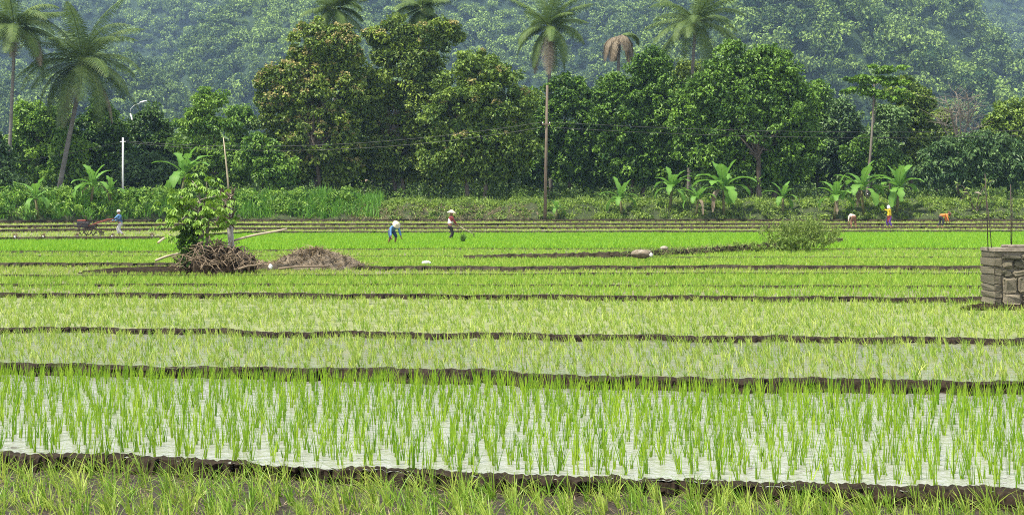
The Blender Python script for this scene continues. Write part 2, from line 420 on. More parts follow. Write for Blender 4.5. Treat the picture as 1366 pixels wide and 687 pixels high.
def clumps(mb, C, nb, h, hs, lean0, width, spread, bias=None, bias_amt=0.0, seg=2, droop=.25, fat=0.0):
    n = len(C); k = nb
    sz = np.clip(R.normal(1, hs, n), .45, 1.6)
    base = np.repeat(C, k, 0) + np.concatenate([R.normal(0, spread, (n * k, 2)), np.zeros((n * k, 1))], 1)
    hh = np.repeat(sz, k) * h * R.uniform(.55, 1.1, n * k)
    la = R.uniform(0, 2 * PI, n * k)
    if bias is not None:
        vx = np.cos(la) * (1 - bias_amt) + math.cos(bias) * bias_amt; vy = np.sin(la) * (1 - bias_amt) + math.sin(bias) * bias_amt
        la = np.arctan2(vy, vx)
    ln = np.abs(R.normal(lean0, lean0 * .6, n * k))
    tint = np.clip(np.repeat(R.normal(.42, .22, n), k) + R.normal(0, .22, n * k), 0, 1)
    blades(mb, base, hh, la, np.clip(ln, 0, 1.1), np.full(n * k, width) * R.uniform(.7, 1.3, n * k), seg, droop, tint)

def grid_in_field(i, sx, sy, jx, jy, pxlo=-170, pxhi=1536, keep=1.0, back=.10, frontm=.10):
    if i == 0: y0, y1 = 8.8, float(CURVES[0]['Y'].max())
    else:
        y0 = float(CURVES[i - 1]['Y'].min()); y1 = float(CURVES[i]['Y'].max())
    xm = 820 * y1 / F + 1
    xs = np.arange(-xm, xm, sx); ys = np.arange(y0, min(y1, 125), sy)
    A, B = np.meshgrid(xs, ys)
    A = A + R.normal(0, jx, A.shape) + (np.arange(len(ys))[:, None] % 2) * sx * .3; B = B + R.normal(0, jy, B.shape)
    A, B = A.ravel(), B.ravel()
    px = XC + A * F / B
    ok = (px > pxlo) & (px < pxhi) & (B < front(i, A) - CURVES[i]['run'] - back) & (R.random(len(A)) < keep)
    if i > 0: ok &= B > front(i - 1, A) + frontm
    if 3 <= i <= 8:        # patchy stand: bare wet places between the rows
        pn = np.sin(A * 1.1 + i) * np.sin(B * 1.7 + A * .3) + .6 * np.sin(A * .37 + 2 * i) + .5 * np.sin(A * 2.9 + B * 2.1)
        ok &= R.random(len(A)) < np.clip(.95 + .3 * pn, .45, 1)
    return np.stack([A[ok], B[ok], np.full(ok.sum(), FIELD_Z[i])], 1)

# the 300 nearest clumps, one object each
LEFT = PI * .92
var = []
for k in range(14):
    mb = MB(); nb = int(R.integers(13, 23))
    clumps(mb, np.zeros((1, 3)), nb, .225, .05, .36, .0085, .016, LEFT, .42, 3, .5)
    o = mb.build('rice_clump', M['rice_front']); var.append(o)
C0 = grid_in_field(0, .185, .19, .045, .04, back=-.06)
px0 = XC + C0[:, 0] * F / C0[:, 1]; py0 = YH + F * (H + .0) / C0[:, 1]
vis = (px0 > -15) & (px0 < 1385) & (py0 < 722)
idx = np.where(vis)[0]
if len(idx) > 300: idx = idx[np.argsort(C0[idx, 1])][:300]
for n_, k in enumerate(idx):
    o = var[n_] if n_ < len(var) else var[int(R.integers(len(var)))].copy()
    if n_ >= len(var): COL.objects.link(o)
    o.location = tuple(C0[k] + np.array([0, 0, -.005])); o.rotation_euler = (0, 0, float(R.normal(0, .35)))
    s = float(np.clip(R.normal(1, .16), .65, 1.4)); o.scale = (s, s, s * float(R.uniform(.9, 1.15)))
    tag(o, 'young rice clump in the bare mud strip along the bottom edge', 'rice plant', 'rice clumps in the nearest muddy strip')
rest = np.setdiff1d(np.arange(len(C0)), idx)
if len(rest):
    mb = MB(); clumps(mb, C0[rest], 12, .25, .16, .5, .0085, .016, LEFT, .42, 3, .5)
    tag(mb.build('rice_rows', M['rice_front']), 'rice continuing past the ends of the nearest muddy strip', 'rice', kind='stuff')
# litter of old straw on the mud
mb = MB(); n = 5200
px = R.uniform(-150, 1516, n); yy = R.uniform(9.4, 11.9, n); xx = (px - XC) * yy / F
ok = yy < front(0, xx) - .12
b = np.stack([xx, yy, np.full(n, .014)], 1)[ok]; n = len(b)
blades(mb, b, R.uniform(.05, .16, n), R.uniform(0, 2 * PI, n), R.uniform(1.35, 1.56, n), R.uniform(.004, .010, n), 2, .02)
tag(mb.build('straw_litter', M['dry']), 'bits of old straw lying on the mud', 'straw', kind='stuff')

def rice_field(i, label, mat, C, **kw):
    mb = MB(); clumps(mb, C, **kw)
    return tag(mb.build('rice_rows', mat), label, 'rice', kind='stuff')
C1 = grid_in_field(1, .135, .20, .028, .03, keep=.88)
rice_field(1, 'tall bright rice rows standing in the pale flooded paddy', M['rice_tall'], C1, nb=7, h=.25, hs=.22, lean0=.13, width=.0085, spread=.012, seg=3, droop=.4)
C2 = grid_in_field(2, .17, .21, .05, .06, keep=.9)
rice_field(2, 'sparse pale rice seedlings in the shallow water second paddy', M['rice_pale'], C2, nb=7, h=.15, hs=.2, lean0=.34, width=.011, spread=.02, bias=LEFT, bias_amt=.4)
C3 = grid_in_field(3, .17, .22, .05, .06, keep=.95)
rice_field(3, 'pale rice seedlings in the wide paddy below the stone wall', M['rice_pale'], C3, nb=6, h=.15, hs=.2, lean0=.38, width=.013, spread=.025, bias=LEFT, bias_amt=.35)
C4 = grid_in_field(4, .15, .16, .05, .05)
rice_field(4, 'yellowish rice row beside the foot of the stone wall', M['rice_mid'], C4, nb=5, h=.14, hs=.2, lean0=.3, width=.015, spread=.03)
C5 = grid_in_field(5, .13, .15, .05, .05)
rice_field(5, 'green rice strip level with the stone wall', M['rice_mid'], C5, nb=5, h=.15, hs=.2, lean0=.28, width=.016, spread=.03)
C6 = grid_in_field(6, .17, .2, .05, .05)
rice_field(6, 'thin rice strip in front of the long dark bank', M['rice_pale'], C6, nb=5, h=.12, hs=.2, lean0=.3, width=.016, spread=.03)
C7 = grid_in_field(7, .13, .17, .05, .05)
rice_field(7, 'rice strip just behind the long dark bank', M['rice_mid'], C7, nb=5, h=.13, hs=.2, lean0=.3, width=.02, spread=.03)
C8 = grid_in_field(8, .17, .24, .05, .05)
rice_field(8, 'thin yellow rice strip before the bright nursery', M['rice_mid'], C8, nb=5, h=.12, hs=.2, lean0=.3, width=.02, spread=.03)
C9 = grid_in_field(9, .15, .24, .05, .06)
rice_field(9, 'dense lime green nursery rice around the two nearer farmers', M['rice_lime'], C9, nb=6, h=.22, hs=.15, lean0=.35, width=.035, spread=.05, seg=1)
for i, lb in ((10, 'sparse seedlings on the first pale step below the bank'), (11, 'sparse seedlings on the second pale step below the bank'), (12, 'sparse seedlings on the top pale step below the bank')):
    Ck = grid_in_field(i, .35, .4, .1, .1, keep=.6)
    rice_field(i, lb, M['rice_pale'], Ck, nb=4, h=.14, hs=.2, lean0=.4, width=.03, spread=.05, seg=1)
# rough grass fringe along the bank tops
mb = MB()
for i, dens, hh, w in ((1, 14, .05, .006), (2, 12, .05, .007), (3, 14, .06, .009), (5, 10, .07, .012), (6, 18, .10, .014), (8, 12, .08, .016), (9, 16, .16, .025), (10, 14, .14, .025), (11, 12, .14, .025)):
    c = CURVES[i]; d = c['Y'].mean(); xm = 800 * d / F; n = int(2 * xm * dens)
    x = R.uniform(-xm, xm, n); pat = np.sin(x * 1.7 / max(d / 20, 1) + i) + np.sin(x * .63 / max(d / 20, 1) + 2 * i) > -.35
    x = x[pat]; n = len(x)
    b = np.stack([x, np.interp(x, c['X'], c['Y']) + R.uniform(-.03, .12, n), np.full(n, c['zt'] - .02)], 1)
    blades(mb, b, hh * R.uniform(.5, 1.5, n), R.uniform(0, 2 * PI, n), np.abs(R.normal(.5, .3, n)), w * R.uniform(.6, 1.3, n), 2)
tag(mb.build('bund_grass', M['rice_pale']), 'short grass fringe growing along the paddy bank tops', 'grass', kind='stuff')

# ------------------------------------------------------------------ foliage
def leaf_quads(mb, c, d, up, l, w, tint, fold=.18, mat=0):
    n = len(c); side = nrm(np.cross(d, up)); nn = np.cross(side, d)
    l = np.broadcast_to(np.asarray(l, float), (n,))[:, None]; w = np.broadcast_to(np.asarray(w, float), (n,))[:, None]
    V = np.stack([c - d * l * .5, c + side * w * .5 + nn * w * fold + d * l * .05, c + d * l * .5 - nn * l * .12, c - side * w * .5 + nn * w * fold + d * l * .05], 1)
    Q = np.arange(n * 4).reshape(n, 4)
    mb.add(V.reshape(-1, 3), Q, None, np.repeat(tint, 4), mat)

def rand_dir(n):
    return nrm(R.normal(0, 1, (n, 3)))
def clump_leaves(mb, cen, rad, n, l, w, tint0, mat=0, droop=.35, flat=.75, shell=.55):
    u = rand_dir(n); r = R.uniform(shell, 1.0, n) ** .7
    lob = 1 + .25 * np.sin(u[:, 0] * 5 + cen[0] * 7) * np.cos(u[:, 2] * 4 + cen[2] * 5)
    p = cen + u * (r * lob)[:, None] * rad * np.array([1, 1, flat])
    hdir = rand_dir(n); hdir = nrm(hdir * .7 + u * .8 - np.array([0, 0, droop]))
    up = nrm(u * .55 + np.array([0, 0, .8]) + R.normal(0, .35, (n, 3)))
    tint = np.clip(tint0 + R.normal(0, .2, n), 0, 1)
    leaf_quads(mb, p, hdir, up, l * R.uniform(.7, 1.3, n), w * R.uniform(.7, 1.3, n), tint, mat=mat)

def limb(mb, a, b, r0, r1, bend=.12, seg=6):
    a, b = np.asarray(a, float), np.asarray(b, float); L = np.linalg.norm(b - a)
    off = rand_dir(1)[0] * L * bend
    pts = [a + (b - a) * t + off * math.sin(t * PI) + np.array([0, 0, 1]) * L * .08 * math.sin(t * PI) for t in np.linspace(0, 1, 6)]
    mb.tube(pts, np.linspace(r0, r1, 6), seg)

def broad_tree(name, label, cat, d, trunk, lobes, mat, leaf=(.36, .23), cr=8.5, per=76, seed=0, blossom=None, bark='bark', tr=.2, flat=.7, ntrunk=1, depth=.8, group=None, droop=.35, bl_top=None, fork=.45, tone=.45):
    global R
    keep = R; R = np.random.default_rng(1000 + seed)
    base = atd(trunk[0], trunk[1], d); base.z = gz(base.x, base.y) - .05
    root = empty(name, base, label, cat, group)
    s = d / F
    off = np.array(base)
    cm, tm, bm_ = MB(), MB(), MB()
    cents = []
    for (lx, ly, rx, ry) in lobes:
        n = max(3, int(PI * rx * ry / (cr * cr) * 1.15))
        cen = np.array(atd(lx, ly, d)) - off
        u = rand_dir(n); rr = R.uniform(.25, 1, n) ** .45 * np.where(R.random(n) < .22, R.uniform(1.05, 1.28, n), 1) * (1 + .13 * np.sin(u[:, 0] * 4 + lx) * np.cos(u[:, 2] * 5 + ly))
        P = cen + u * rr[:, None] * np.array([rx * s, min(rx, ry) * depth * s, ry * s]) * .86
        P[:, 2] += 0
        for p in P:
            q = cr * s * R.uniform(.75, 1.35)
            tone_c = tone + R.normal(0, .2)
            clump_leaves(cm, p, q, int(per * R.uniform(.7, 1.2)), leaf[0], leaf[1], tone_c, droop=droop, flat=flat)
            cents.append(p)
            if blossom and R.random() < blossom * (1.6 if p[2] > cen[2] else .6):
                clump_leaves(bm_, p + np.array([0, -.1, q * .45]), q * .75, 34, .26, .2, .5, droop=.0, flat=.6)
    cents = np.array(cents)
    mid = cents.mean(0); zlo = np.quantile(cents[:, 2], .12)
    for k in range(ntrunk):
        ang = R.uniform(0, 6.3); o2 = np.array([math.cos(ang), math.sin(ang), 0]) * (0 if ntrunk == 1 else .5 + .6 * k)
        top = np.array([mid[0] * .6, mid[1] * .3, 0]) + o2 * 1.6 + np.array([0, 0, zlo + (mid[2] - zlo) * fork])
        b0 = o2 * np.array([1, .6, 0])
        pts = [b0 + (top - b0) * t + np.array([math.sin(t * 3 + seed), math.cos(t * 2.3 + seed), 0]) * .18 * t for t in np.linspace(0, 1, 8)]
        tm.tube(pts, tr * np.linspace(1.15, .55, 8), 9)
        sel = R.permutation(len(cents))[:max(7, len(cents) // (10 * ntrunk))]
        for q in sel:
            st = top - np.array([0, 0, R.uniform(0, .35) * top[2]]); en = st + (cents[q] * np.array([1, .3, 1]) + np.array([0, .5, 0]) - st) * .8
            limb(tm, st, en, tr * .36, tr * .07)
    tm.build('trunk', M[bark], root, True)
    cm.build('crown', M[mat], root)
    if bm_.cnt: bm_.build('blossom', M['blossom'], root)
    R = keep
    return root

def bushes(mb, pts, rad, n, l, w, flat=.8, tone=.45):
    for p in pts: clump_leaves(mb, np.asarray(p, float), rad * R.uniform(.6, 1.4), n, l, w, tone + R.normal(0, .15), flat=flat)

# --- the tree line, left to right
TR = [
 ('broadleaf_tree', 'dark broadleaf tree cut by the left edge in front of the slim palm', 'tree', 124, (-12, 275), [(-6, 235, 30, 45), (-25, 200, 30, 40)], 'bluegreen', dict(tr=.16)),
 ('broadleaf_tree', 'mid green tree with yellowish tips beside the slim palm trunk', 'tree', 136, (48, 262), [(45, 175, 34, 45), (62, 215, 36, 36), (20, 210, 22, 40), (75, 160, 22, 28)], 'light', dict(tone=.4)),
 ('broadleaf_tree', 'dark rounded tree beneath the leaning shaggy palm', 'tree', 138, (128, 262), [(130, 175, 42, 40), (120, 215, 40, 34), (150, 205, 30, 44)], 'mango', dict(tone=.3)),
 ('broadleaf_tree', 'very dark tree just right of the white pole', 'tree', 142, (205, 262), [(200, 170, 30, 30), (208, 205, 32, 40), (185, 225, 30, 30)], 'dark', dict(tone=.35)),
 ('feathery_tree', 'pale green layered tree between the white pole and the big blossoming tree', 'tree', 133, (285, 262), [(278, 138, 28, 22), (265, 165, 34, 18), (292, 170, 34, 16), (255, 195, 36, 18), (300, 205, 38, 24), (275, 228, 44, 22), (330, 225, 26, 24)], 'light', dict(flat=.45, leaf=(.36, .18), tone=.45, tr=.13)),
 ('blossoming_tree', 'tall tree covered in tan blossom clusters, left end of the big grove', 'tree', 136, (432, 264), [(425, 60, 42, 38), (405, 105, 58, 42), (440, 130, 62, 52), (380, 150, 42, 44), (420, 190, 70, 46), (385, 222, 50, 30), (440, 226, 52, 22), (362, 120, 24, 30), (458, 70, 30, 40)], 'teak', dict(blossom=.34, ntrunk=2, tone=.42)),
 ('broadleaf_tree', 'tall dark green tree with a few pale tips in mid grove', 'tree', 139, (545, 264), [(520, 55, 34, 36), (565, 60, 34, 38), (540, 100, 58, 48), (500, 140, 44, 50), (570, 150, 52, 60), (530, 205, 64, 40), (535, 222, 60, 20), (595, 40, 20, 18)], 'teak', dict(blossom=.07, ntrunk=2, seed=3, tone=.38)),
 ('broadleaf_tree', 'rounded brownish olive tree right of the grove centre', 'tree', 132, (640, 265), [(640, 95, 42, 34), (620, 140, 56, 46), (668, 135, 50, 50), (645, 190, 74, 42), (690, 190, 34, 34), (600, 215, 44, 30), (650, 224, 62, 22)], 'olive', dict(blossom=.04, ntrunk=2, tone=.42)),
 ('broadleaf_tree', 'narrow dark tree directly behind the brown power pole', 'tree', 140, (762, 264), [(760, 125, 40, 30), (755, 165, 46, 44), (770, 210, 52, 34), (725, 170, 26, 40), (715, 215, 36, 30), (760, 228, 60, 20)], 'mango', dict(tone=.38)),
 ('broadleaf_tree', 'broad green tree below the palm with the broken dead crown', 'tree', 136, (850, 262), [(870, 88, 36, 28), (850, 120, 52, 36), (830, 165, 52, 46), (885, 150, 50, 56), (855, 210, 66, 34), (860, 228, 60, 18), (815, 125, 24, 26)], 'mango', dict(tone=.42, ntrunk=2, seed=5)),
 ('broadleaf_tree', 'huge dense dark green tree at the right end of the grove', 'tree', 131, (1010, 258), [(985, 82, 52, 28), (1030, 95, 48, 38), (960, 125, 50, 48), (1045, 145, 52, 52), (1000, 165, 72, 56), (940, 190, 46, 44), (1062, 195, 42, 44), (1000, 220, 78, 28), (1005, 232, 80, 20), (920, 150, 30, 40), (1005, 130, 60, 50)], 'mango', dict(tone=.5, ntrunk=3, tr=.26, seed=6, cr=9)),
 ('broadleaf_tree', 'grey green tree squeezed between the huge dark tree and the pale trunked tree', 'tree', 146, (1125, 255), [(1120, 165, 28, 36), (1135, 205, 34, 40), (1108, 205, 20, 34)], 'bluegreen', dict(tone=.4)),
 ('umbrella_tree', 'flat layered tree with a pale slender trunk standing above the bananas', 'tree', 133, (1156, 256), [(1178, 92, 32, 5), (1160, 106, 40, 6), (1195, 108, 34, 6), (1150, 122, 30, 6), (1188, 128, 34, 7)], 'mango', dict(tone=.62, flat=.3, cr=8, per=70, bark='palebark', tr=.13, depth=1.2, fork=.95)),
 ('broadleaf_tree', 'rounded dark tree behind the flat layered tree', 'tree', 141, (1215, 256), [(1215, 128, 28, 26), (1225, 155, 26, 30), (1195, 160, 34, 26), (1210, 195, 40, 30)], 'teak', dict(tone=.35)),
 ('broadleaf_tree', 'silvery leaved small tree in front of the pale slender trunk', 'tree', 138, (1188, 256), [(1190, 155, 26, 16), (1180, 185, 30, 20)], 'bluegreen', dict(tone=.75, tr=.1)),
 ('broadleaf_tree', 'wide low dark bush tree behind the right hand bananas', 'tree', 128, (1285, 258), [(1270, 208, 44, 26), (1320, 200, 50, 26), (1255, 228, 40, 24), (1345, 225, 44, 28), (1300, 230, 50, 24)], 'bluegreen', dict(tone=.35, droop=.6, leaf=(.5, .2))),
 ('broadleaf_tree', 'yellow green tree at the right edge above the wide bush', 'tree', 143, (1350, 256), [(1345, 165, 34, 30), (1375, 175, 36, 40), (1320, 185, 24, 22)], 'olive', dict(tone=.6)),
 ('broadleaf_tree', 'low shaded tree at the foot of the blossoming tree', 'tree', 129, (345, 264), [(345, 205, 30, 26), (365, 230, 36, 24)], 'light', dict(tone=.3, tr=.1)),
 ('broadleaf_tree', 'small tree left of the bare grey tree, partly behind the bananas', 'tree', 135, (1160, 258), [(1150, 205, 34, 22), (1175, 222, 36, 22)], 'mango', dict(tone=.45, tr=.1)),
] + [
 ('broadleaf_tree', lb, 'tree', d, (x, 264), lob, mt, dict(tone=tn, tr=.14, seed=80 + x)) for (lb, d, x, lob, mt, tn) in (
  ('green tree filling the gap between the pale layered tree and the blossoming tree', 148, 325, [(318, 165, 26, 30), (335, 205, 36, 34), (310, 230, 40, 22)], 'light', .35),
  ('dark green tree showing low between the blossoming tree and mid grove', 147, 480, [(478, 185, 36, 46), (485, 225, 44, 26)], 'mango', .45),
  ('green tree showing low between mid grove and the brownish olive tree', 147, 590, [(592, 170, 26, 44), (590, 222, 44, 26)], 'teak', .5),
  ('green tree filling the gap left of the brown power pole', 148, 702, [(702, 150, 24, 34), (705, 195, 34, 42), (700, 232, 40, 20)], 'mango', .5),
  ('green tree between the brown power pole and the palm with the broken crown', 148, 800, [(798, 140, 26, 34), (800, 195, 40, 46), (800, 232, 42, 18)], 'mango', .5),
  ('bright green tree tucked left of the huge dark tree', 148, 912, [(915, 110, 30, 34), (910, 170, 36, 50), (905, 225, 44, 26)], 'teak', .55),
  ('green tree behind the right flank of the huge dark tree', 148, 1092, [(1088, 140, 26, 34), (1095, 190, 34, 48), (1092, 230, 44, 22)], 'mango', .5),
  ('green tree in the gap between the flat layered tree and the bare grey tree', 147, 1250, [(1248, 170, 28, 30), (1250, 215, 44, 30)], 'teak', .5),
  ('low light green tree at the foot of the leaning shaggy palm', 134, 92, [(95, 200, 28, 26), (90, 232, 38, 22)], 'light', .4),
  ('dark shrubby tree right of the white pole foot', 136, 195, [(190, 225, 34, 26), (222, 232, 34, 22)], 'bluegreen', .4))
]
for k, (nm, lb, ct, d, trk, lob, mt, kw) in enumerate(TR):
    kw = dict(kw); kw.setdefault('seed', 20 + k)
    broad_tree(nm, lb, ct, d, trk, lob, mt, group='trees along the far bank', **kw)

# bare grey tree
def bare_tree():
    b = atd(1277, 250, 132); b.z = gz(b.x, b.y)
    root = empty('bare_tree', b, 'leafless grey tree with a haze of bare twigs rising over the wide bush', 'tree', 'trees along the far bank')
    s = 132 / F; tm, tw = MB(), MB(); o = np.array(b)
    fork = np.array(atd(1279, 190, 132)) - o
    tm.tube([(0, 0, 0), fork * .5 + np.array([.1, 0, 0]), fork], [.2, .17, .13], 8)
    for (x, y) in ((1262, 135), (1275, 122), (1290, 128), (1302, 140), (1252, 158), (1310, 168), (1283, 140), (1268, 150)):
        e = np.array(atd(x, y, 132 + R.uniform(-2, 2))) - o; limb(tm, fork - np.array([0, 0, R.uniform(0, 1)]), e, .09, .03, .1)
        for _ in range(26):
            st = fork + (e - fork) * R.uniform(.45, 1); en = st + np.array([R.normal(0, .9), R.normal(0, .9), R.uniform(.1, 1.3)])
            tw.tube([st, (st + en) / 2 + R.normal(0, .1, 3), en], [.022, .016, .008], 4, cap=False)
    tm.build('trunk', M['palebark'], root, True); tw.build('crown', M['palebark'], root)
bare_tree()

# --- palms
def frond_mesh(mb, a, e0, L, droop, w, n=46, dead=False, seed=0):
    r = np.random.default_rng(seed)
    ts = np.linspace(0, 1, 14); P = [np.zeros(3)]; e = e0
    az = np.array([math.cos(a), math.sin(a), 0])
    for k in range(13):
        e -= droop / 13 * (1.0 + .7 * ts[k]); e = max(e, -1.45)
        P.append(P[-1] + (az * math.cos(e) + np.array([0, 0, math.sin(e)])) * L / 13)
    P = np.array(P)
    mb.tube(P, np.linspace(.055, .012, 14), 5, tint=.85, cap=False)
    t = np.repeat(np.linspace(.12, .99, n), 2); sgn = np.tile([1.0, -1.0], n)
    pos = np.stack([np.interp(t, ts, P[:, j]) for j in range(3)], 1)
    T = nrm(np.gradient(P, axis=0)); tan = nrm(np.stack([np.interp(t, ts, T[:, j]) for j in range(3)], 1))
    sd = nrm(np.cross(tan, np.array([0, 0, 1.0]) + az * .01)); up = np.cross(sd, tan)
    l = 1.25 * w * np.sin(np.clip(t * .85 + .14, 0, 1) * PI) ** .6 * r.uniform(.85, 1.1, len(t))
    hang = np.clip(.55 + .5 * t + r.normal(0, .15, len(t)), .2, 1.4) * (1.6 if dead else 1)
    dv = nrm(sd * sgn[:, None] * .75 + tan * .45 - np.array([0, 0, 1.0]) * hang[:, None] * .75)
    mid = pos + nrm(sd * sgn[:, None] + tan * .4 - np.array([0, 0, .15])) * (l * .4)[:, None]
    tip = mid + dv * (l * .62)[:, None]
    hw = .042
    V = np.stack([pos - tan * hw, pos + tan * hw, mid + tan * hw, mid - tan * hw, tip + tan * .008, tip - tan * .008], 1)
    b = np.arange(len(t))[:, None] * 6
    Q = np.concatenate([b + np.array([[0, 1, 2, 3]]), b + np.array([[3, 2, 4, 5]])])
    mb.add(V.reshape(-1, 3), Q, None, np.repeat(np.clip(r.normal(.45, .2, len(t)), 0, 1), 6))

def palm(label, d, pts, r0, r1, fronds, L, seed, dead=0, nuts=True, spread=(1.25, -.5), w=1.0, broken=False):
    base = atd(*pts[0], d); base.z = gz(base.x, base.y) - .1
    root = empty('coconut_palm', base, label, 'palm tree', 'coconut palms'); o = np.array(base)
    P = [np.zeros(3)] + [np.array(atd(x, y, d)) - o for x, y in pts[1:]]
    P = np.array(P); tt = np.linspace(0, 1, len(P)); t2 = np.linspace(0, 1, 16)
    P2 = np.stack([np.interp(t2, tt, P[:, j]) for j in range(3)], 1)
    MB().tube(P2, np.linspace(r0, r1, 16), 10).build('trunk', M['palmbark'], root, True)
    c = P2[-1]; r = np.random.default_rng(seed)
    for k in range(fronds):
        q = k / max(1, fronds - 1); dd = q > 1 - dead
        mb = MB()
        e0 = spread[0] + (spread[1] - spread[0]) * q + r.normal(0, .2)
        frond_mesh(mb, k * 2.39996 + r.normal(0, .2), e0, L * r.uniform(.85, 1.1), r.uniform(.55, 1.35) if not broken else r.uniform(1.6, 2.4), w, dead=dd, seed=seed * 50 + k)
        f = mb.build('frond', M['palm_dry'] if dd else M['palm'], root); f.location = tuple(c)
        if dd: f['label'] = 'dry tan hanging frond'
    if nuts:
        mb = MB()
        for k in range(9):
            a = r.uniform(0, 6.3); mb.ball(c + np.array([math.cos(a) * .35, math.sin(a) * .35, -.35 - r.uniform(0, .4)]), (.15, .15, .18), 8, 6)
        mb.build('coconut_bunch', M['bananastem'], root, True)
    return root
palm('slim straight palm at the left edge with crown cut by the frame', 128, [(10, 275), (13, 200), (16, 130), (18, 85), (19, 38)], .17, .12, 28, 5.6, 1, .06, w=1.05, spread=(1.25, -.35))
palm('shaggy palm on a leaning trunk just left of the white pole', 131, [(76, 266), (86, 215), (97, 160), (106, 115), (110, 84)], .24, .15, 36, 6.9, 2, .05, spread=(1.35, -.6), w=1.15)
palm('palm whose fronds poke out above the blossoming tree', 146, [(448, 264), (447, 150), (446, 70), (445, 12)], .2, .14, 18, 4.2, 3)
palm('palm whose fronds poke out above mid grove', 147, [(572, 264), (570, 150), (566, 70), (563, 12)], .2, .14, 16, 4.0, 4)
palm('lone palm rising above the brown power pole', 143, [(735, 264), (734, 190), (733, 120), (733, 70), (732, 38)], .21, .15, 24, 5.0, 5, .05, spread=(1.4, -.6))
palm('dying palm with a broken crown of hanging brown fronds', 144, [(822, 264), (824, 160), (825, 90), (826, 50)], .18, .13, 9, 3.2, 6, 1.0, nuts=False, spread=(.7, -.3), broken=True, w=.8)
palm('tallest palm above the huge dark tree with wide drooping fronds', 142, [(918, 262), (921, 170), (924, 90), (928, 30)], .2, .15, 26, 6.0, 8, .0, spread=(1.2, -.55))

# --- banana plants
def banana(label, x, y, d, h, n, seed, lean=0.0, old=0, leaf_l=None, scale_w=1.0):
    r = np.random.default_rng(seed)
    b = atd(x, y, d); b.z = gz(b.x, b.y) - .05
    root = empty('banana_plant', b, label, 'banana plant', 'banana plants on the bank')
    sh = h * .48; top = np.array([lean * sh, 0, sh])
    MB().tube([(0, 0, 0), top * .5, top], [.13, .11, .075], 9).build('stem', M['bananastem'], root, True)
    LL = leaf_l or h * .68
    n += 3
    for k in range(n):
        a = k * 2.4 + r.normal(0, .3); q = k / max(1, n - 1)
        e = 1.45 - 1.15 * q + r.normal(0, .08); dr = .5 + 1.5 * q + r.uniform(-.2, .3); L = LL * r.uniform(.8, 1.1) * (1 if q > .1 else .9)
        az = np.array([math.cos(a), math.sin(a), 0]); P = [top.copy()]; m = 15
        for j in range(m - 1):
            P.append(P[-1] + (az * math.cos(e) + np.array([0, 0, math.sin(e)])) * L / (m - 1)); e = max(e - dr / m * (1 + j / m), -1.4)
        P = np.array(P); T = nrm(np.gradient(P, axis=0)); sd = nrm(np.cross(T, np.array([0, 0, 1.0]) + az * .02)); up = np.cross(sd, T)
        t = np.linspace(0, 1, m); w = .31 * scale_w * h / 4 * np.clip((t - .12) * 9, 0, 1) * np.clip((1.02 - t) * 4, 0.02, 1) ** .6
        w = w * np.clip(1 + .26 * r.normal(0, 1, m), .3, 1.3)
        V = np.concatenate([P + sd * w[:, None] + up * (w * .35)[:, None] - np.array([0, 0, 1]) * (w * .25 * q)[:, None], P, P - sd * w[:, None] + up * (w * .35)[:, None] - np.array([0, 0, 1]) * (w * .25 * q)[:, None]])
        j = np.arange(m - 1); Q = np.concatenate([np.stack([j, j + 1, m + j + 1, m + j], 1), np.stack([m + j, m + j + 1, 2 * m + j + 1, 2 * m + j], 1)])
        mb = MB().add(V, Q, None, np.clip(np.concatenate([r.normal(.45, .15, m), np.full(m, .9), r.normal(.45, .15, m)]), 0, 1)); mb.tube(P, np.linspace(.03, .008, m), 5, tint=1, cap=False)
        dd = k >= n - old
        if dd: V[:m] = V[:m] * .5 + P * .5; V[2 * m:] = V[2 * m:] * .5 + P * .5; mb = MB().add(V, Q, None, np.clip(r.normal(.3, .2, 3 * m), 0, 1))
        lf = mb.build('leaf', M['palm_dry'] if dd else M['banana'], root, True)
        if dd: lf['label'] = 'dry brown hanging leaf'
    return root
BAN = [
 ('small banana plant at the foot of the brown power pole', 742, 285, 122, 1.8, 6, 0),
 ('low spreading banana plant, first right of the brown power pole clump', 830, 283, 121, 3.0, 7, 0),
 ('bright banana plant with a yellow green heart, left of the tallest banana', 893, 285, 120, 3.6, 9, 1),
 ('drooping banana plant tucked against the tallest one', 928, 286, 119, 2.9, 8, 1),
 ('tallest banana plant with two upright new leaves', 966, 288, 119, 4.8, 10, 1),
 ('lone little banana plant below the huge dark tree', 1045, 281, 121, 2.8, 6, 0),
 ('banana plant behind the light bush, left end of the right cluster', 1113, 284, 120, 3.5, 8, 1),
 ('banana plant in the middle of the right cluster behind the white shirted farmer', 1152, 284, 119, 4.3, 9, 1),
 ('dark stemmed banana plant right of the yellow shirted farmer', 1196, 284, 120, 4.3, 10, 0),
 ('banana plant with a pale blue stem near the left edge', 51, 275, 122, 3.4, 5, 0),
 ('banana plant with an orange dead leaf above the hand tractor', 120, 285, 121, 3.6, 7, 2),
 ('banana plant in the hedge behind the lone shrub tree', 240, 272, 123, 4.6, 7, 0),
 ('thin banana plant in the tall grass left of the lone shrub tree', 148, 280, 122, 2.4, 6, 0),
]
for k, (lb, x, y, d, h, n, old) in enumerate(BAN):
    d = float(front(12, (x - XC) * 107 / F)) + ((.6, 1.3, 1.9)[k % 3] if x > 600 else 2.6); h *= d / 120
    banana(lb, x, y, d, h, n, 300 + k, R.normal(0, .08), old)

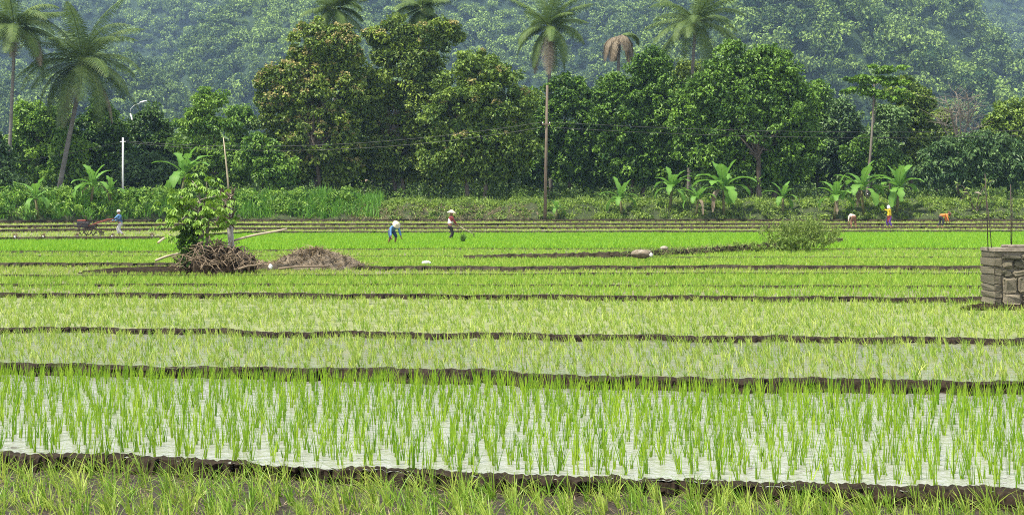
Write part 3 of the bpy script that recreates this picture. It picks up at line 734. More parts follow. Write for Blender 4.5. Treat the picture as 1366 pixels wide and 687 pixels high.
# --- banks of grass, reeds, undergrowth, woods, hill forest
mb = MB(); n = 11000
px = R.uniform(-150, 470, n); d = R.uniform(94, 110, n); x = (px - XC) * d / F
f12 = front(12, x); e = R.uniform(.6, 6.5, n); y = f12 + e
hgt = R.uniform(.5, 1.15, n) * np.where(px > 300, 1.1, .9) * (1 + .25 * np.sin(x * 1.1) + .15 * np.sin(x * 2.7)) * np.where(px < 30, .5, 1)
blades(mb, np.stack([x, y, ground_z(x, y) - .03], 1), hgt, R.uniform(0, 2 * PI, n), np.abs(R.normal(.28, .18, n)), R.uniform(.05, .11, n), 3, .7)
sb = MB()
for _ in range(230):
    px_ = R.uniform(-150, 460); x_ = (px_ - XC) * 108 / F; y_ = float(front(12, x_)) + R.uniform(.8, 6)
    for q in range(3): clump_leaves(sb, np.array([x_ + R.normal(0, .4), y_, gz(x_, y_) + R.uniform(.1, .9)]), R.uniform(.25, .5), 26, .3, .13, .45 + R.normal(0, .25), flat=.8, shell=.2)
tag(sb.build('bank_shrubs', M['light']), 'leafy weeds mixed into the tall grass thicket on the left bank', 'weeds', kind='stuff')
tag(mb.build('tall_grass', M['reed']), 'tall vivid green grass thicket on the bank along the left side', 'grass', kind='stuff')

mb = MB()
for _ in range(900):
    px = R.uniform(430, 1560); x = (px - XC) * 108 / F; y = front(12, x) + R.uniform(.4, 5.5)
    clump_leaves(mb, np.array([x, y, gz(x, y) + .05]), R.uniform(.25, .55), 34, .26, .12, .45 + R.normal(0, .2), flat=.5, shell=.2)
tag(mb.build('bank_grass', M['bankgrass']), 'low creepers and grass covering the far earth bank', 'grass', kind='stuff')
mb = MB(); n = 9000
px = R.uniform(300, 1560, n); x = (px - XC) * 108 / F; y = front(12, x) + R.uniform(.3, 7, n)
blades(mb, np.stack([x, y, ground_z(x, y) - .02], 1), R.uniform(.2, .65, n), R.uniform(0, 2 * PI, n), np.abs(R.normal(.5, .3, n)), R.uniform(.025, .06, n), 2, .6)
tag(mb.build('bank_grass', M['bankgrass']), 'grass blades standing on the far earth bank and its top', 'grass', kind='stuff')
mb = MB(); n = 9000
px = R.uniform(430, 1560, n); x = (px - XC) * 110 / F; y = front(12, x) + R.uniform(2.6, 4.8, n)
blades(mb, np.stack([x, y, ground_z(x, y) - .02], 1), R.uniform(.12, .38, n), R.uniform(0, 2 * PI, n), np.abs(R.normal(.6, .3, n)), R.uniform(.03, .07, n), 2, .6)
tag(mb.build('bank_grass', M['rice_mid']), 'pale green grass along the top edge of the far bank', 'grass', kind='stuff')
mb = MB(); n = 2600
px = R.uniform(440, 720, n); x = (px - XC) * 107 / F; y = front(12, x) + R.uniform(.3, 3, n)
blades(mb, np.stack([x, y, ground_z(x, y) + .03], 1), R.uniform(.2, .8, n), R.uniform(0, 2 * PI, n), np.abs(R.normal(1.2, .3, n)), R.uniform(.02, .05, n), 2, .6)
tag(mb.build('dry_stalks', M['dry']), 'dry stalks matted over the bank left of the brown power pole', 'dry grass', kind='stuff')

mb = MB()
for _ in range(800):
    px = R.uniform(-160, 1530); d = R.uniform(130, 158); x = (px - XC) * d / F
    r0 = R.uniform(.5, 1.2) if d < 140 else R.uniform(1.0, 2.4)
    clump_leaves(mb, np.array([x, d, gz(x, d) + r0 * .55]), r0, 60, .34, .17, .4 + R.normal(0, .15), flat=.85, shell=.3)
tag(mb.build('undergrowth', M['shade']), 'shaded low undergrowth beneath the tree line', 'undergrowth', kind='stuff')

def crown_template(n, l, w):
    mb = MB(); k = 6
    for j in range(k):
        c = rand_dir(1)[0] * np.array([.6, .6, .35]) + np.array([0, 0, .1])
        clump_leaves(mb, c, R.uniform(.38, .62), n // k, l, w, .45 + R.normal(0, .12), flat=.75, shell=.4)
    return np.concatenate(mb.v), np.concatenate(mb.c)
def forest(name, label, mat, X, Y, rad, tmpl, hfac=1.6):
    mb = MB(); nt = len(tmpl)
    tone = .34 * np.sin(X / 37 + np.sin(Y / 61) * 2) * np.sin(Y / 43 + X / 90) + .12 * np.sin(X / 9 + Y / 17)
    Z = ground_z(X, Y); kind = R.integers(0, nt, len(X))
    for k in range(nt):
        s = np.where(kind == k)[0]
        if not len(s): continue
        V, c = tmpl[k]; a = R.uniform(0, 2 * PI, len(s)); ca, sa = np.cos(a)[:, None], np.sin(a)[:, None]
        r = rad[s][:, None]; zs = r * R.uniform(.8, 1.35, (len(s), 1))
        W = np.stack([(V[:, 0] * ca - V[:, 1] * sa) * r + X[s][:, None], (V[:, 0] * sa + V[:, 1] * ca) * r + Y[s][:, None], V[:, 2] * zs + (Z[s] + rad[s] * hfac + R.uniform(-.5, 3.2, len(s)) * (hfac < 1))[:, None]], 2)
        t = np.clip(np.tile(c, (len(s), 1)) + R.normal(0, .26, (len(s), 1)) + tone[s][:, None], 0, 1)
        m = W.shape[0] * W.shape[1]
        mb.add(W.reshape(-1, 3), np.arange(m).reshape(-1, 4), None, t.ravel())
    return tag(mb.build(name, mat), label, 'forest', kind='stuff')
tm1 = [crown_template(110, .40, .30) for _ in range(10)]
n = 1100; Y = np.sqrt(R.uniform(160 ** 2, 520 ** 2, n)); X = (R.uniform(-130, 1496, n) - XC) * Y / F
forest('woodland', 'far wood filling the flat behind the tree line', M['shade'], X, Y, R.uniform(2.4, 4.2, n), tm1, 1.3)
tm2 = [crown_template(160, .27, .20) for _ in range(12)]
n = 46000; Y = np.sqrt(R.uniform(520 ** 2, 1480 ** 2, n)); X = (R.uniform(-170, 1536, n) - XC) * Y / F
py = YH - F * (ground_z(X, Y) + 6 - H) / Y
ok = py < 215
forest('hill_forest', 'hazy forest of small crowns covering the hillside behind everything', M['hillleaf'], X[ok], Y[ok], 2.2 + 4.8 * R.random(ok.sum()) ** 1.8, tm2, .9)

# ------------------------------------------------------------------ poles, lamp, wires
def pole_obj(name, label, cat, x, ytop, ybase, d, r0, r1, mat, group=None, lean=0):
    b = atd(x, ybase, d); b.z = gz(b.x, b.y) - .1
    root = empty(name, b, label, cat, group); t = np.array(atd(x + lean, ytop, d)) - np.array(b)
    MB().tube([(0, 0, 0), t * .5, t], [r0, (r0 + r1) / 2, r1], 10).build('shaft', mat, root, True)
    return root, t
p1, t1 = pole_obj('utility_pole', 'short white power pole in front of the dark trees on the left', 'utility pole', 164, 184, 266, 127, .10, .08, M['whitepole'], 'utility poles')
MB().box(t1 + np.array([0, 0, -.35]), (.5, .08, .08)).build('crossarm', M['whitepole'], p1)
p2, t2 = pole_obj('utility_pole', 'tall thin brown power pole rising from the bank in mid picture', 'utility pole', 727, 114, 290, float(front(12, 2.5)) + .5, .14, .10, M['brownpole'], 'utility poles', 3)
cz = np.array(atd(728.5, 166, p2.location.y)) - np.array(p2.location)
MB().box(cz + np.array([0, -.13, 0]), (.7, .09, .1)).build('crossarm', M['brownpole'], p2)
for sx in (-.28, .28): MB().tube([cz + np.array([sx, -.13, .05]), cz + np.array([sx, -.13, .16])], [.045, .03], 8).build('insulator', M['lamp'], p2, True)
def wire(a, b, sag, label):
    a, b = np.asarray(a, float), np.asarray(b, float)
    pts = [(a + (b - a) * t - np.array([0, 0, 4 * sag * t * (1 - t)])) for t in np.linspace(0, 1, 24)]
    o = np.array(pts[0])
    ob = MB().tube([p - o for p in pts], .013, 5).build('power_line', M['wire']); ob.location = tuple(o)
    tag(ob, label, 'power line', 'overhead power lines')
A1 = np.array(p1.location) + t1 + np.array([0, 0, -.3]); A2 = np.array(p2.location) + cz
wire(A1 + (0, 0, .02), A2 + np.array([-.28, -.13, .17]), 1.1, 'upper overhead line from the white pole to the brown pole')
wire(A1 + (.15, 0, -.1), A2 + np.array([-.28, -.13, -.25]), 1.25, 'lower overhead line from the white pole to the brown pole')
wire(A2 + np.array([.28, -.13, .17]), atd(1480, 171, 112), .55, 'upper overhead line running right from the brown pole')
wire(A2 + np.array([.28, -.13, -.25]), atd(1480, 177, 112), .6, 'lower overhead line running right from the brown pole')
wire(A1 + (-.15, 0, -.05), atd(-60, 222, 124), .4, 'overhead line running left from the white pole')
# street lamp: curved arm above the dark trees
b = atd(180, 266, 147); b.z = gz(b.x, b.y) - .1
root = empty('street_lamp', b, 'street lamp whose pale curved arm shows over the dark trees', 'street lamp'); o = np.array(b)
q = [np.array(atd(x, y, 147)) - o for x, y in ((178, 165), (174, 152), (174, 146), (179, 141), (187, 138))]
MB().tube([(0, 0, 0), q[0] * .5, q[0], q[1]], [.11, .1, .08, .06], 9).build('shaft', M['whitepole'], root, True)
MB().tube(q[1:], .024, 8).build('arm', M['whitepole'], root, True)
hd = np.array(atd(191, 136.2, 147)) - o
MB().ball(hd, (.42, .16, .1), 14, 8, rot=Matrix.Rotation(-.25, 3, 'Y')).build('lamp_head', M['lamp'], root, True)

# ------------------------------------------------------------------ houses glimpsed behind the trees
def house(label, x0, x1, ytop, ybase, d, wallm, roofm, roof_h, rise=1.2):
    a, b = atd(x0, ybase, d), atd(x1, ybase, d); cx = (a.x + b.x) / 2; w = b.x - a.x; g = gz(cx, d) - .1
    h = (ybase - ytop) * d / F; dp = 4.0
    root = empty('village_house', (cx, d, g), label, 'house', 'houses behind the trees')
    MB().box((0, dp / 2, h / 2), (w, dp, h)).build('wall', wallm, root)
    mb = MB(); ov = .45
    V = [(-w / 2 - ov, -ov, h + .003), (w / 2 + ov, -ov, h + .003), (w / 2 + ov, dp / 2, h + rise), (-w / 2 - ov, dp / 2, h + rise), (-w / 2 - ov, dp + ov, h + .003), (w / 2 + ov, dp + ov, h + .003)]
    mb.add(V, [(0, 1, 2, 3), (3, 2, 5, 4), (0, 4, 5, 1)], [(0, 3, 4), (1, 5, 2)]); mb.build('roof', roofm, root)
    MB().box((-w * .2, -.02, .95), (.8, .06, 1.9)).build('door', M['deadwood'], root)
    wd = MB().box((w * .22, -.02, 1.45), (.8, .06, .8)).build('window', M['wire'], root)
house('grey walled house glimpsed between trunks under the mid grove', 478, 532, 240, 266, 152, M['wall'], M['deadwood'], .6, .7)
def shelter():
    b = atd(207, 270, 130); g = gz(b.x, b.y); root = empty('sheet_shelter', (b.x, b.y, g), 'low shelter roofed with an orange tan sheet behind the tall grass at left', 'shelter')
    w = 62 * 130 / F; hh = atd(0, 257.5, 130).z - g; n = 26
    xs = np.linspace(-w / 2, w / 2, n); V = []
    for j, (y, dz) in enumerate(((0, -.28), (.02, 0), (1.2, .12), (2.0, -.02), (2.02, -.2))):
        for x in xs: V.append((x, y, hh + dz - .1 * math.sin(x * 2.1) ** 2 + .05 * math.sin(x * 5 + j)))
    MB().add(V, [(j * n + k, j * n + k + 1, (j + 1) * n + k + 1, (j + 1) * n + k) for j in range(4) for k in range(n - 1)]).build('roof_sheet', M['rooftile'], root, True)
    for x in (-w / 2 + .1, 0, w / 2 - .1):
        for y in (.1, 1.9): MB().tube([(x, y, -.1), (x, y, hh - .1)], .04, 6).build('post', M['deadwood'], root)
shelter()

# ------------------------------------------------------------------ lone shrub tree, root heap, post, poles
d0 = 40.5
zb = FIELD_Z[7]
def shrub_tree():
    global R
    keep = R; R = np.random.default_rng(77)
    b = atd(262, 356, d0); b.z = zb - .05
    root = empty('shrub_tree', b, 'lone leafy shrub tree standing on the root heap at left', 'tree'); o = np.array(b); s = d0 / F
    tm, cm, vm = MB(), MB(), MB()
    P = [np.array(atd(x, y, d0)) - o for x, y in ((264, 356), (266, 335), (268, 312), (270, 290), (266, 268))]
    tm.tube(P, [.11, .10, .085, .07, .05], 9)
    P2 = [np.array(atd(x, y, d0 - .1)) - o for x, y in ((268, 352), (276, 325), (277, 300), (281, 280))]
    tm.tube(P2, [.06, .05, .045, .03], 7)
    tips = [(255, 240), (275, 243), (240, 262), (262, 262), (288, 262), (228, 282), (250, 285), (275, 280), (297, 278), (236, 300), (258, 302), (300, 290), (245, 275), (282, 252), (232, 270), (268, 295), (290, 300), (225, 295)]
    for (x, y) in tips:
        c = np.array(atd(x, y, d0 + R.uniform(-.5, .5))) - o
        limb(tm, P[3] + (P[4] - P[3]) * R.uniform(0, 1), c, .03, .012, .1, 5)
        for _ in range(12):       # hand-shaped drooping leaves
            q = c + R.normal(0, .17, 3); a = R.uniform(0, 6.3); tn = np.clip(.55 + R.normal(0, .2), 0, 1)
            for f in np.linspace(-1.1, 1.1, 5):
                dv = nrm(np.array([[math.cos(a + f), math.sin(a + f), -.55 - R.uniform(0, .4)]]))
                l = .24 * (1 - .22 * abs(f))
                leaf_quads(cm, (q + dv[0] * l * .5)[None], dv, nrm(np.array([[0, 0, 1.0]]) + R.normal(0, .15, (1, 3))), l, .085, np.array([tn]))
    for k in range(150):         # creeper up the lower trunk
        y = R.uniform(300, 354); wdt = 10 + (y - 300) * .25
        c = np.array(atd(252 + R.normal(0, wdt * .45), y, d0 + R.uniform(-.3, .3))) - o
        clump_leaves(vm, c, .10, 9, .12, .08, .3, flat=.9, shell=.2)
    tm.build('trunk', M['palebark'], root, True); cm.build('crown', M['light'], root); vm.build('creeper', M['dark'], root)
    R = keep
shrub_tree()
def root_heap():
    b = atd(292, 357, d0 - .3); b.z = zb - .05
    o = np.array(b); r = np.random.default_rng(5); mb = MB()
    root = empty('root_heap', b, 'heap of tangled grey brown dead roots around the lone shrub tree', 'root heap')
    for k in range(300):
        px = np.clip(r.normal(292, 24), 238, 348); top = 322 + abs(px - 290) * .42
        py = r.uniform(top, 358)
        c = np.array(atd(px, py, d0 - .9 + r.uniform(-.3, .9) - (357 - py) * -.02)) - o
        a = r.uniform(0, 6.3); L = r.uniform(.18, .75)
        dv = np.array([math.cos(a), math.sin(a) * .6, r.normal(0, .7)]); dv /= np.linalg.norm(dv)
        pts = [c + dv * L * (t - .5) + r.normal(0, .03, 3) + np.array([0, 0, .12 * L * math.sin(t * 3)]) for t in np.linspace(0, 1, 5)]
        rr = r.uniform(.007, .024); mb.tube(pts, np.linspace(rr, rr * .5, 5), 6, tint=r.random())
    mb.build('root_tangle', M['deadwood'], root, True)
    cm = MB(); cm.ball((0, .35, .0), (1.05, .75, .68), 36, 18, jit=.05); cm.ball((-1.6, .3, -.02), (2.4, .5, .2), 44, 12, jit=.05)
    cm.build('earth_core', M['bund'], root)
root_heap()
def mound():
    b = atd(415, 354, 43); b.z = FIELD_Z[7] - .05; r = np.random.default_rng(9)
    root = empty('dirt_mound', b, 'brown mound of earth and straw right of the root heap', 'dirt mound')
    mb = MB(); nu, nv = 70, 22; V = []
    for j in range(nv):
        for i in range(nu):
            t = j / (nv - 1); a = i / nu * 2 * PI
            rx = (1.6 + .18 * math.sin(3 * a + 1) + .1 * math.sin(7 * a)); ry = .95 + .1 * math.sin(5 * a)
            z = .56 * (1 - t ** 1.7) * (1 + .22 * math.sin(5 * a + 3 * t) * t + .10 * math.sin(11 * a + 9 * t)) + r.normal(0, .035)
            V.append((math.cos(a) * rx * t + .12 * (1 - t), math.sin(a) * ry * t, z - .02))
    Q = [(j * nu + i, j * nu + (i + 1) % nu, (j + 1) * nu + (i + 1) % nu, (j + 1) * nu + i) for j in range(nv - 1) for i in range(nu)]
    mb.add(V, Q)
    mb.add(np.array([(math.cos(a) * (1.6 if math.cos(a) < 0 else .5) - .9, math.sin(a) * .5 - .55, .2 * (1 - t) + r.normal(0, .02)) for t in np.linspace(0, 1, 6) for a in np.linspace(0, 2 * PI, 30, endpoint=False)]) * np.array([1, 1, 1]),
           [(j * 30 + i, j * 30 + (i + 1) % 30, (j + 1) * 30 + (i + 1) % 30, (j + 1) * 30 + i) for j in range(5) for i in range(30)])
    mb.build('earth', M['soil'], root)
    sm = MB()
    n = 1700; V = np.array(V); pick = V[r.integers(0, len(V), n)] + np.array([0, 0, .01])
    blades(sm, pick, r.uniform(.12, .4, n), r.uniform(0, 2 * PI, n), r.uniform(.9, 1.45, n), r.uniform(.018, .04, n), 2, .2)
    for k in range(40):
        p = V[r.integers(0, len(V))]; a = r.uniform(0, 6.3); L = r.uniform(.2, .5)
        dv = np.array([math.cos(a), math.sin(a), r.normal(.1, .2)]); sm.tube([p, p + dv * L * .5 + r.normal(0, .03, 3), p + dv * L], [.012, .01, .006], 5)
    n = 500; q = np.stack([r.uniform(-2.3, -.6, n), r.uniform(-.9, -.2, n), r.uniform(.08, .22, n)], 1)
    blades(sm, q, r.uniform(.15, .5, n), r.uniform(0, 2 * PI, n), r.uniform(1.0, 1.5, n), r.uniform(.015, .035, n), 2, .2)
    sm.build('straw', M['dry'], root)
mound()
def post():
    b = atd(310, 352, 42.5); b.z = FIELD_Z[7] - .1; o = np.array(b)
    root = empty('old_post', b, 'pale upright post with a thin bare rod and dark vine, right of the shrub tree', 'post')
    P = [np.array(atd(x, y, 42.5)) - o for x, y in ((310, 356), (308, 320), (306, 290), (304.5, 258))]
    MB().tube(P, [.095, .09, .085, .075], 10).build('shaft', M['concrete'], root, True)
    P = [np.array(atd(x, y, 42.45)) - o for x, y in ((305.5, 262), (303.5, 235), (301, 210), (298, 184))]
    MB().tube(P, [.03, .027, .022, .014], 7).build('rod', M['bamboo'], root, True)
    r = np.random.default_rng(3); vm = MB()
    for k in range(11):
        pts = [np.array(atd(300 + 11 * math.cos(t * 5 + k) + r.normal(0, 1.5), 258 + 44 * t + r.normal(0, 3), 42.3 + .15 * math.sin(t * 5 + k))) - o for t in np.linspace(0, 1, 12)]
        vm.tube(pts, .018, 5)
    vm.build('vine', M['bark'], root, True)
    lm = MB()
    for k in range(16):
        c = np.array(atd(299 + r.normal(0, 7), r.uniform(252, 300), 42.3)) - o
        dv = nrm(np.array([[r.normal(0, .4), r.normal(0, .4), -1]])); leaf_quads(lm, c[None], dv, nrm(r.normal(0, 1, (1, 3))), .45, .12, np.array([r.random() * .6]))
    lm.build('dead_foliage', M['palm_dry'], root)
post()
def stick(name, label, cat, a, b, r0, mat, group, r1=None):
    a, b = Vector(a), Vector(b)
    pts = [a.lerp(b, t) - a + Vector((0, 0, .02 * math.sin(t * 5))) for t in np.linspace(0, 1, 8)]
    o = MB().tube(pts, np.linspace(r0, r1 or r0 * .8, 8), 8).build(name, mat, None, True); o.location = a
    tag(o, label, cat, group)
G = 'loose poles and boards around the root heap'
stick('bamboo_pole', 'long pale bamboo pole slanting up to the right from the root heap', 'pole', atd(312, 321, 41.2), atd(383, 304.5, 41.8), .035, M['bamboo'], G)
stick('bamboo_pole', 'pale bamboo pole propped low against the left of the root heap', 'pole', atd(207, 348, 41.0), atd(250, 334, 41.2), .035, M['bamboo'], G)
stick('bamboo_pole', 'short pale stick leaning in the green strip left of the shrub tree', 'pole', atd(211, 324, 56), atd(227, 312.5, 56.5), .05, M['bamboo'], G)
stick('bamboo_pole', 'grey stick lying against the right foot of the root heap', 'pole', atd(318, 359, 38.3), atd(352, 351, 38.8), .03, M['deadwood'], G)
stick('bamboo_pole', 'long pale branch lying flat before the dirt mound', 'pole', atd(372, 358.5, 38.6), atd(440, 353.5, 39.2), .028, M['deadwood'], G)
def sheet_piece(label, x, y, d, w, h, mat, name, cat, z=None, seed=1):
    r = np.random.default_rng(seed); b = atd(x, y, d)
    if z is not None: b.z = z
    o = MB().ball((0, 0, h * .42), (w, w * .6, h), 20, 12, jit=.10).build(name, mat, None, True); o.location = b
    tag(o, label, cat)
sheet_piece('small white scrap of board at the foot of the dirt mound', 361, 357, 38.6, .05, .07, M['plastic'], 'plastic_scrap', 'scrap', None, 2)
sheet_piece('crumpled white plastic bag on the bank below the two nearer farmers', 569, 351.5, 44.5, .14, .06, M['plastic'], 'plastic_bag', 'plastic bag', None, 3)
# oblique rough bank with two sacks, and the light bush at its end
def oblique():
    mb = MB(); n = 160; Vr = []
    xs = np.linspace(618, 1125, n); yb = np.interp(xs, [618, 830, 880, 1000, 1125], [346, 345.5, 343, 336, 327]); yt = np.interp(xs, [618, 700, 850, 1000, 1125], [341.0, 339.5, 336, 327, 318])
    zf = FIELD_Z[8]; r = np.random.default_rng(12)
    for k in range(n):
        D = dist_for(yb[k], zf); hgt = (yb[k] - yt[k]) * D / F
        x = (xs[k] - XC) * D / F
        for (dy, t) in ((-.05, -.2), (.0, .15), (.08, .6), (.2, .95), (.4, 1.0), (.6, .6), (.8, -.2)):
            Vr.append((x, D + dy + r.normal(0, .03), zf + hgt * (t + r.normal(0, .09))))
    Q = [(k * 7 + j, k * 7 + j + 1, (k + 1) * 7 + j + 1, (k + 1) * 7 + j) for k in range(n - 1) for j in range(6)]
    mb.add(Vr, Q); tag(mb.build('paddy_bund', M['bund_far']), kind='structure')
    gm = MB(); Vr = np.array(Vr).reshape(n, 7, 3); m = 2600
    kk = r.integers(int(n * .42), n, m); jj = r.integers(1, 6, m)
    blades(gm, Vr[kk, jj] + np.stack([r.normal(0, .1, m), np.zeros(m), np.zeros(m)], 1), r.uniform(.08, .28, m), r.uniform(0, 2 * PI, m), np.abs(r.normal(.8, .4, m)), r.uniform(.012, .03, m), 2, .5)
    tag(gm.build('bund_grass', M['bush']), 'rough weeds on the slanting bank between the sacks and the light bush', 'grass', kind='stuff')
    gm = MB(); m = 900; kk = r.integers(int(n * .42), n, m); jj = r.integers(0, 5, m)
    blades(gm, Vr[kk, jj], r.uniform(.1, .3, m), r.uniform(0, 2 * PI, m), np.abs(r.normal(1.1, .3, m)), r.uniform(.012, .03, m), 2, .5)
    tag(gm.build('dry_stalks', M['dry']), 'dry stalks on the slanting bank between the sacks and the light bush', 'dry grass', kind='stuff')
oblique()
def sack(label, x, y, d, w, dp, h, seed):
    b = atd(x, y, d); root = empty('earth_sack', b, label, 'sack', 'sacks on the slanting bank')
    mb = MB(); mb.ball((0, 0, h * .40), (w / 2, dp / 2, h * .58), 22, 12, jit=.09)
    mb.build('sack_body', M['soil'] if seed == 1 else M['sack'], root, True)
    MB().ball((0, .02, h * .62), (w * .44, dp * .43, h * .36), 22, 10, jit=.08).build('sack_top', M['sack'], root, True)
sack('wide brown sack with a pale top where the slanting bank begins', 856, 342.5, 47.5, .72, .45, .24, 1)
sack('small white sack on the slanting bank just right of the wide brown one', 886, 333, 51.5, .28, .25, .13, 2)
sheet_piece('tiny white scrap between the two sacks', 868.5, 341, 47, .05, .06, M['plastic'], 'plastic_scrap', 'scrap', None, 4)
def light_bush():
    r = np.random.default_rng(4)
    b = atd(1068, 328, 59); root = empty('light_bush', b, 'feathery pale green bush at the right end of the slanting bank', 'bush'); o = np.array(b)
    st, lm = MB(), MB()
    for k in range(85):
        px = r.normal(1072, 27); px = min(max(px, 1012), 1122); d = 59 + r.uniform(-1, 1); top = 284 + abs(px - 1065) * .28 + r.uniform(0, 14)
        a = np.array(atd(1068 + (px - 1068) * .55, 330, d)) - o; e = np.array(atd(px, top, d)) - o
        m = (a + e) / 2 + r.normal(0, .08, 3); st.tube([a, m, e], [.012, .009, .004], 4, cap=False)
        n = 34; t = r.uniform(.25, 1, n); P = a + (e - a) * t[:, None] + r.normal(0, .07, (n, 3))
        dv = nrm(r.normal(0, 1, (n, 3)) + np.array([0, 0, .3])); leaf_quads(lm, P, dv, nrm(r.normal(0, .5, (n, 3)) + np.array([0, 0, 1])), .16 * r.uniform(.6, 1.3, n), .05, np.clip(r.normal(.5, .25, n), 0, 1))
    st.build('stem', M['bush'], root); lm.build('foliage', M['bush'], root)
light_bush()
def dark_weed():
    r = np.random.default_rng(14)
    b = atd(1055, 333, 56.5); root = empty('weed_clump', b, 'dark leafy weeds under the feathery pale bush', 'weeds')
    lm = MB()
    for k in range(60):
        c = np.array([r.normal(0, .75), r.normal(0, .3), r.uniform(0, .45)]); n = 14
        clump_leaves(lm, c, .12, n, .2, .06, .4, flat=1, shell=.2)
    lm.build('foliage', M['bankgrass'], root)
dark_weed()
# small pale seedling bundles left on the far step
for k, (x, y, lb) in enumerate(((20, 315, 'pale seedling bundle on the left step, nearest the frame edge'), (58, 315, 'pale seedling bundle midway between the frame edge and the hand tractor'),
        (103, 315, 'pale seedling bundle just left of the hand tractor'), (150, 314, 'pale seedling bundle between the hand tractor and its driver'), (203, 311, 'pale seedling bundle right of the tractor driver'))):
    d = front(9, (x - XC) * 78 / F) + .5; d = float(d); b = atd(x, y, d); b.z = CURVES[9]['zf'] - .02
    n = 60; mb = MB(); blades(mb, R.normal(0, .03, (n, 3)) * np.array([1, 1, 0]), R.uniform(.2, .34, n), R.uniform(0, 6.3, n), np.abs(R.normal(.3, .15, n)), np.full(n, .03), 2, .4)
    root = empty('seedling_bundle', b, lb, 'seedling bundle', 'seedling bundles on the left step')
    mb.build('blades', M['dry'], root); MB().tube([(0, 0, .0), (0, 0, .12)], [.07, .06], 8).build('tie', M['plastic'], root, True)
# sprigs on the middle field
for k, (x, y, lb) in enumerate(((618, 322, 'dark little seedling bundle in front of the hatted farmer'),)):
    n = 50; mb = MB(); blades(mb, R.normal(0, .03, (n, 3)) * np.array([1, 1, 0]), R.uniform(.3, .5, n), R.uniform(0, 6.3, n), np.abs(R.normal(.25, .15, n)), np.full(n, .04), 2, .4)
    o = mb.build('seedling_bundle', M['dark']); o.location = atd(x, y, 67); tag(o, lb, 'seedling bundle')

# ------------------------------------------------------------------ stone wall at right with rods
def stone_wall():
    d = 27.6; b = atd(1326, 397, d); z0 = FIELD_Z[4]; b.z = z0 - .05
    w, h, dp = 1.9, (395 - 326) * d / F + .11, .75
    root = empty('stone_wall', b, 'rough stone block wall end with upright rods at the right edge', 'stone wall')
    MB().box((w / 2, dp / 2, h / 2), (w - .05, dp - .05, h - .01)).build('mortar_core', M['mortar'], root)
    r = np.random.default_rng(2); mb = MB()
    # quoins up the left corner
    z = .06
    while z < h - .05:
        hh = min(r.uniform(.12, .21), h - z); mb.box((.07, dp / 2, z + hh / 2), (.15 + r.uniform(-.015, .015), dp + .02, hh - .016), tint=r.uniform(.15, .6), bev=.02, jit=.009); z += hh
    # irregular courses along the face
    z = .05
    while z < h - .1:
        hh = min(r.uniform(.14, .33), h - .085 - z); x = .16
        if hh < .07: break
        while x < w:
            ww = r.uniform(.14, .40); sub = r.random() < .3 and hh > .2
            for (zz, h2) in (((z, hh * .5), (z + hh * .5, hh * .5)) if sub else ((z, hh),)):
                mb.box((x + ww / 2, .02 + r.uniform(0, .035), zz + h2 / 2), (ww - .025, .16, h2 - .025), rot=Matrix.Rotation(r.normal(0, .09), 3, 'Y'), tint=float(np.clip(r.normal(.4, .35), 0, 1)), bev=.045, jit=.014)
            x += ww
        z += hh
    # left side face
    z = .06
    mb.build('stonework', M['stone'], root)
    MB().box((w / 2 + .0, dp / 2 + .01, h + .022), (w + .02, dp + .05, .075), tint=.6, bev=.015, jit=.004).build('coping', M['slab'], root)
    sl = MB(); sl.box((.62, .4, h + .09), (.55, .4, .055), bev=.015, jit=.005, tint=.5); sl.build('loose_slab', M['slab'], root)
    for (px0, px1, y0, rr) in ((1318, 1314, 232, .009), (1323, 1316.5, 268, .008), (1348.5, 1348, 246, .009), (1349.5, 1350, 262, .007)):
        a = np.array(atd(px0, 327, d + .25)) - np.array(b); e = np.array(atd(px1, y0, d + .25)) - np.array(b); a[2] = h
        MB().tube([a, (a + e) / 2 + np.array([.008, 0, 0]), e], rr, 7).build('rod', M['steel'], root, True)
    b2 = atd(1316, 400, d - .3); b2.z = z0 - .1
    mm = MB(); mm.ball((0, 0, .05), (.5, .2, .11), 40, 14, jit=.07); mm.ball((.9, 0.05, .05), (.8, .2, .09), 40, 14, jit=.07)
    tag(mm.build('mud_heap', M['bund'], None), 'dark mud heaped against the foot of the stone wall', 'mud heap').location = b2
stone_wall()
def cloth_bit():
    d = 118; d = float(front(12, 34)) + 2; b = atd(1306, 262, d)
    b.z = gz(b.x, b.y); r = np.random.default_rng(8); root = empty('withered_plant', b, 'withered arching plant with a pale leaf on the bank behind the rods', 'plant')
    st, lm = MB(), MB(); o = np.array(b)
    for pts in (((1300, 285), (1294, 262), (1284, 248), (1274, 246)), ((1302, 285), (1305, 262), (1316, 245), (1330, 240)), ((1299, 284), (1296, 270), (1290, 262), (1280, 266)), ((1303, 284), (1309, 268), (1320, 262), (1328, 268))):
        P = [np.array(atd(x, y, d)) - o for x, y in pts]; st.tube(P, [.05, .04, .03, .015], 6)
        n = 26; t = r.uniform(.3, 1, n); PP = np.array([np.array(P)[min(3, int(q * 3.2))] for q in t]) + r.normal(0, .25, (n, 3))
        dv = nrm(r.normal(0, .6, (n, 3)) - np.array([0, 0, .7])); leaf_quads(lm, PP, dv, rand_dir(n), .5, .16, r.random(n))
    st.build('stem', M['bark'], root); lm.build('foliage', M['bankgrass'], root)
    c = np.array(atd(1305, 258, d - .3)) - o; pl = MB(); leaf_quads(pl, c[None], np.array([[1.0, 0, -.2]]), np.array([[0, -.5, 1.0]]), .75, .38, np.array([.9])); pl.build('leaf', M['sack'], root)
cloth_bit()

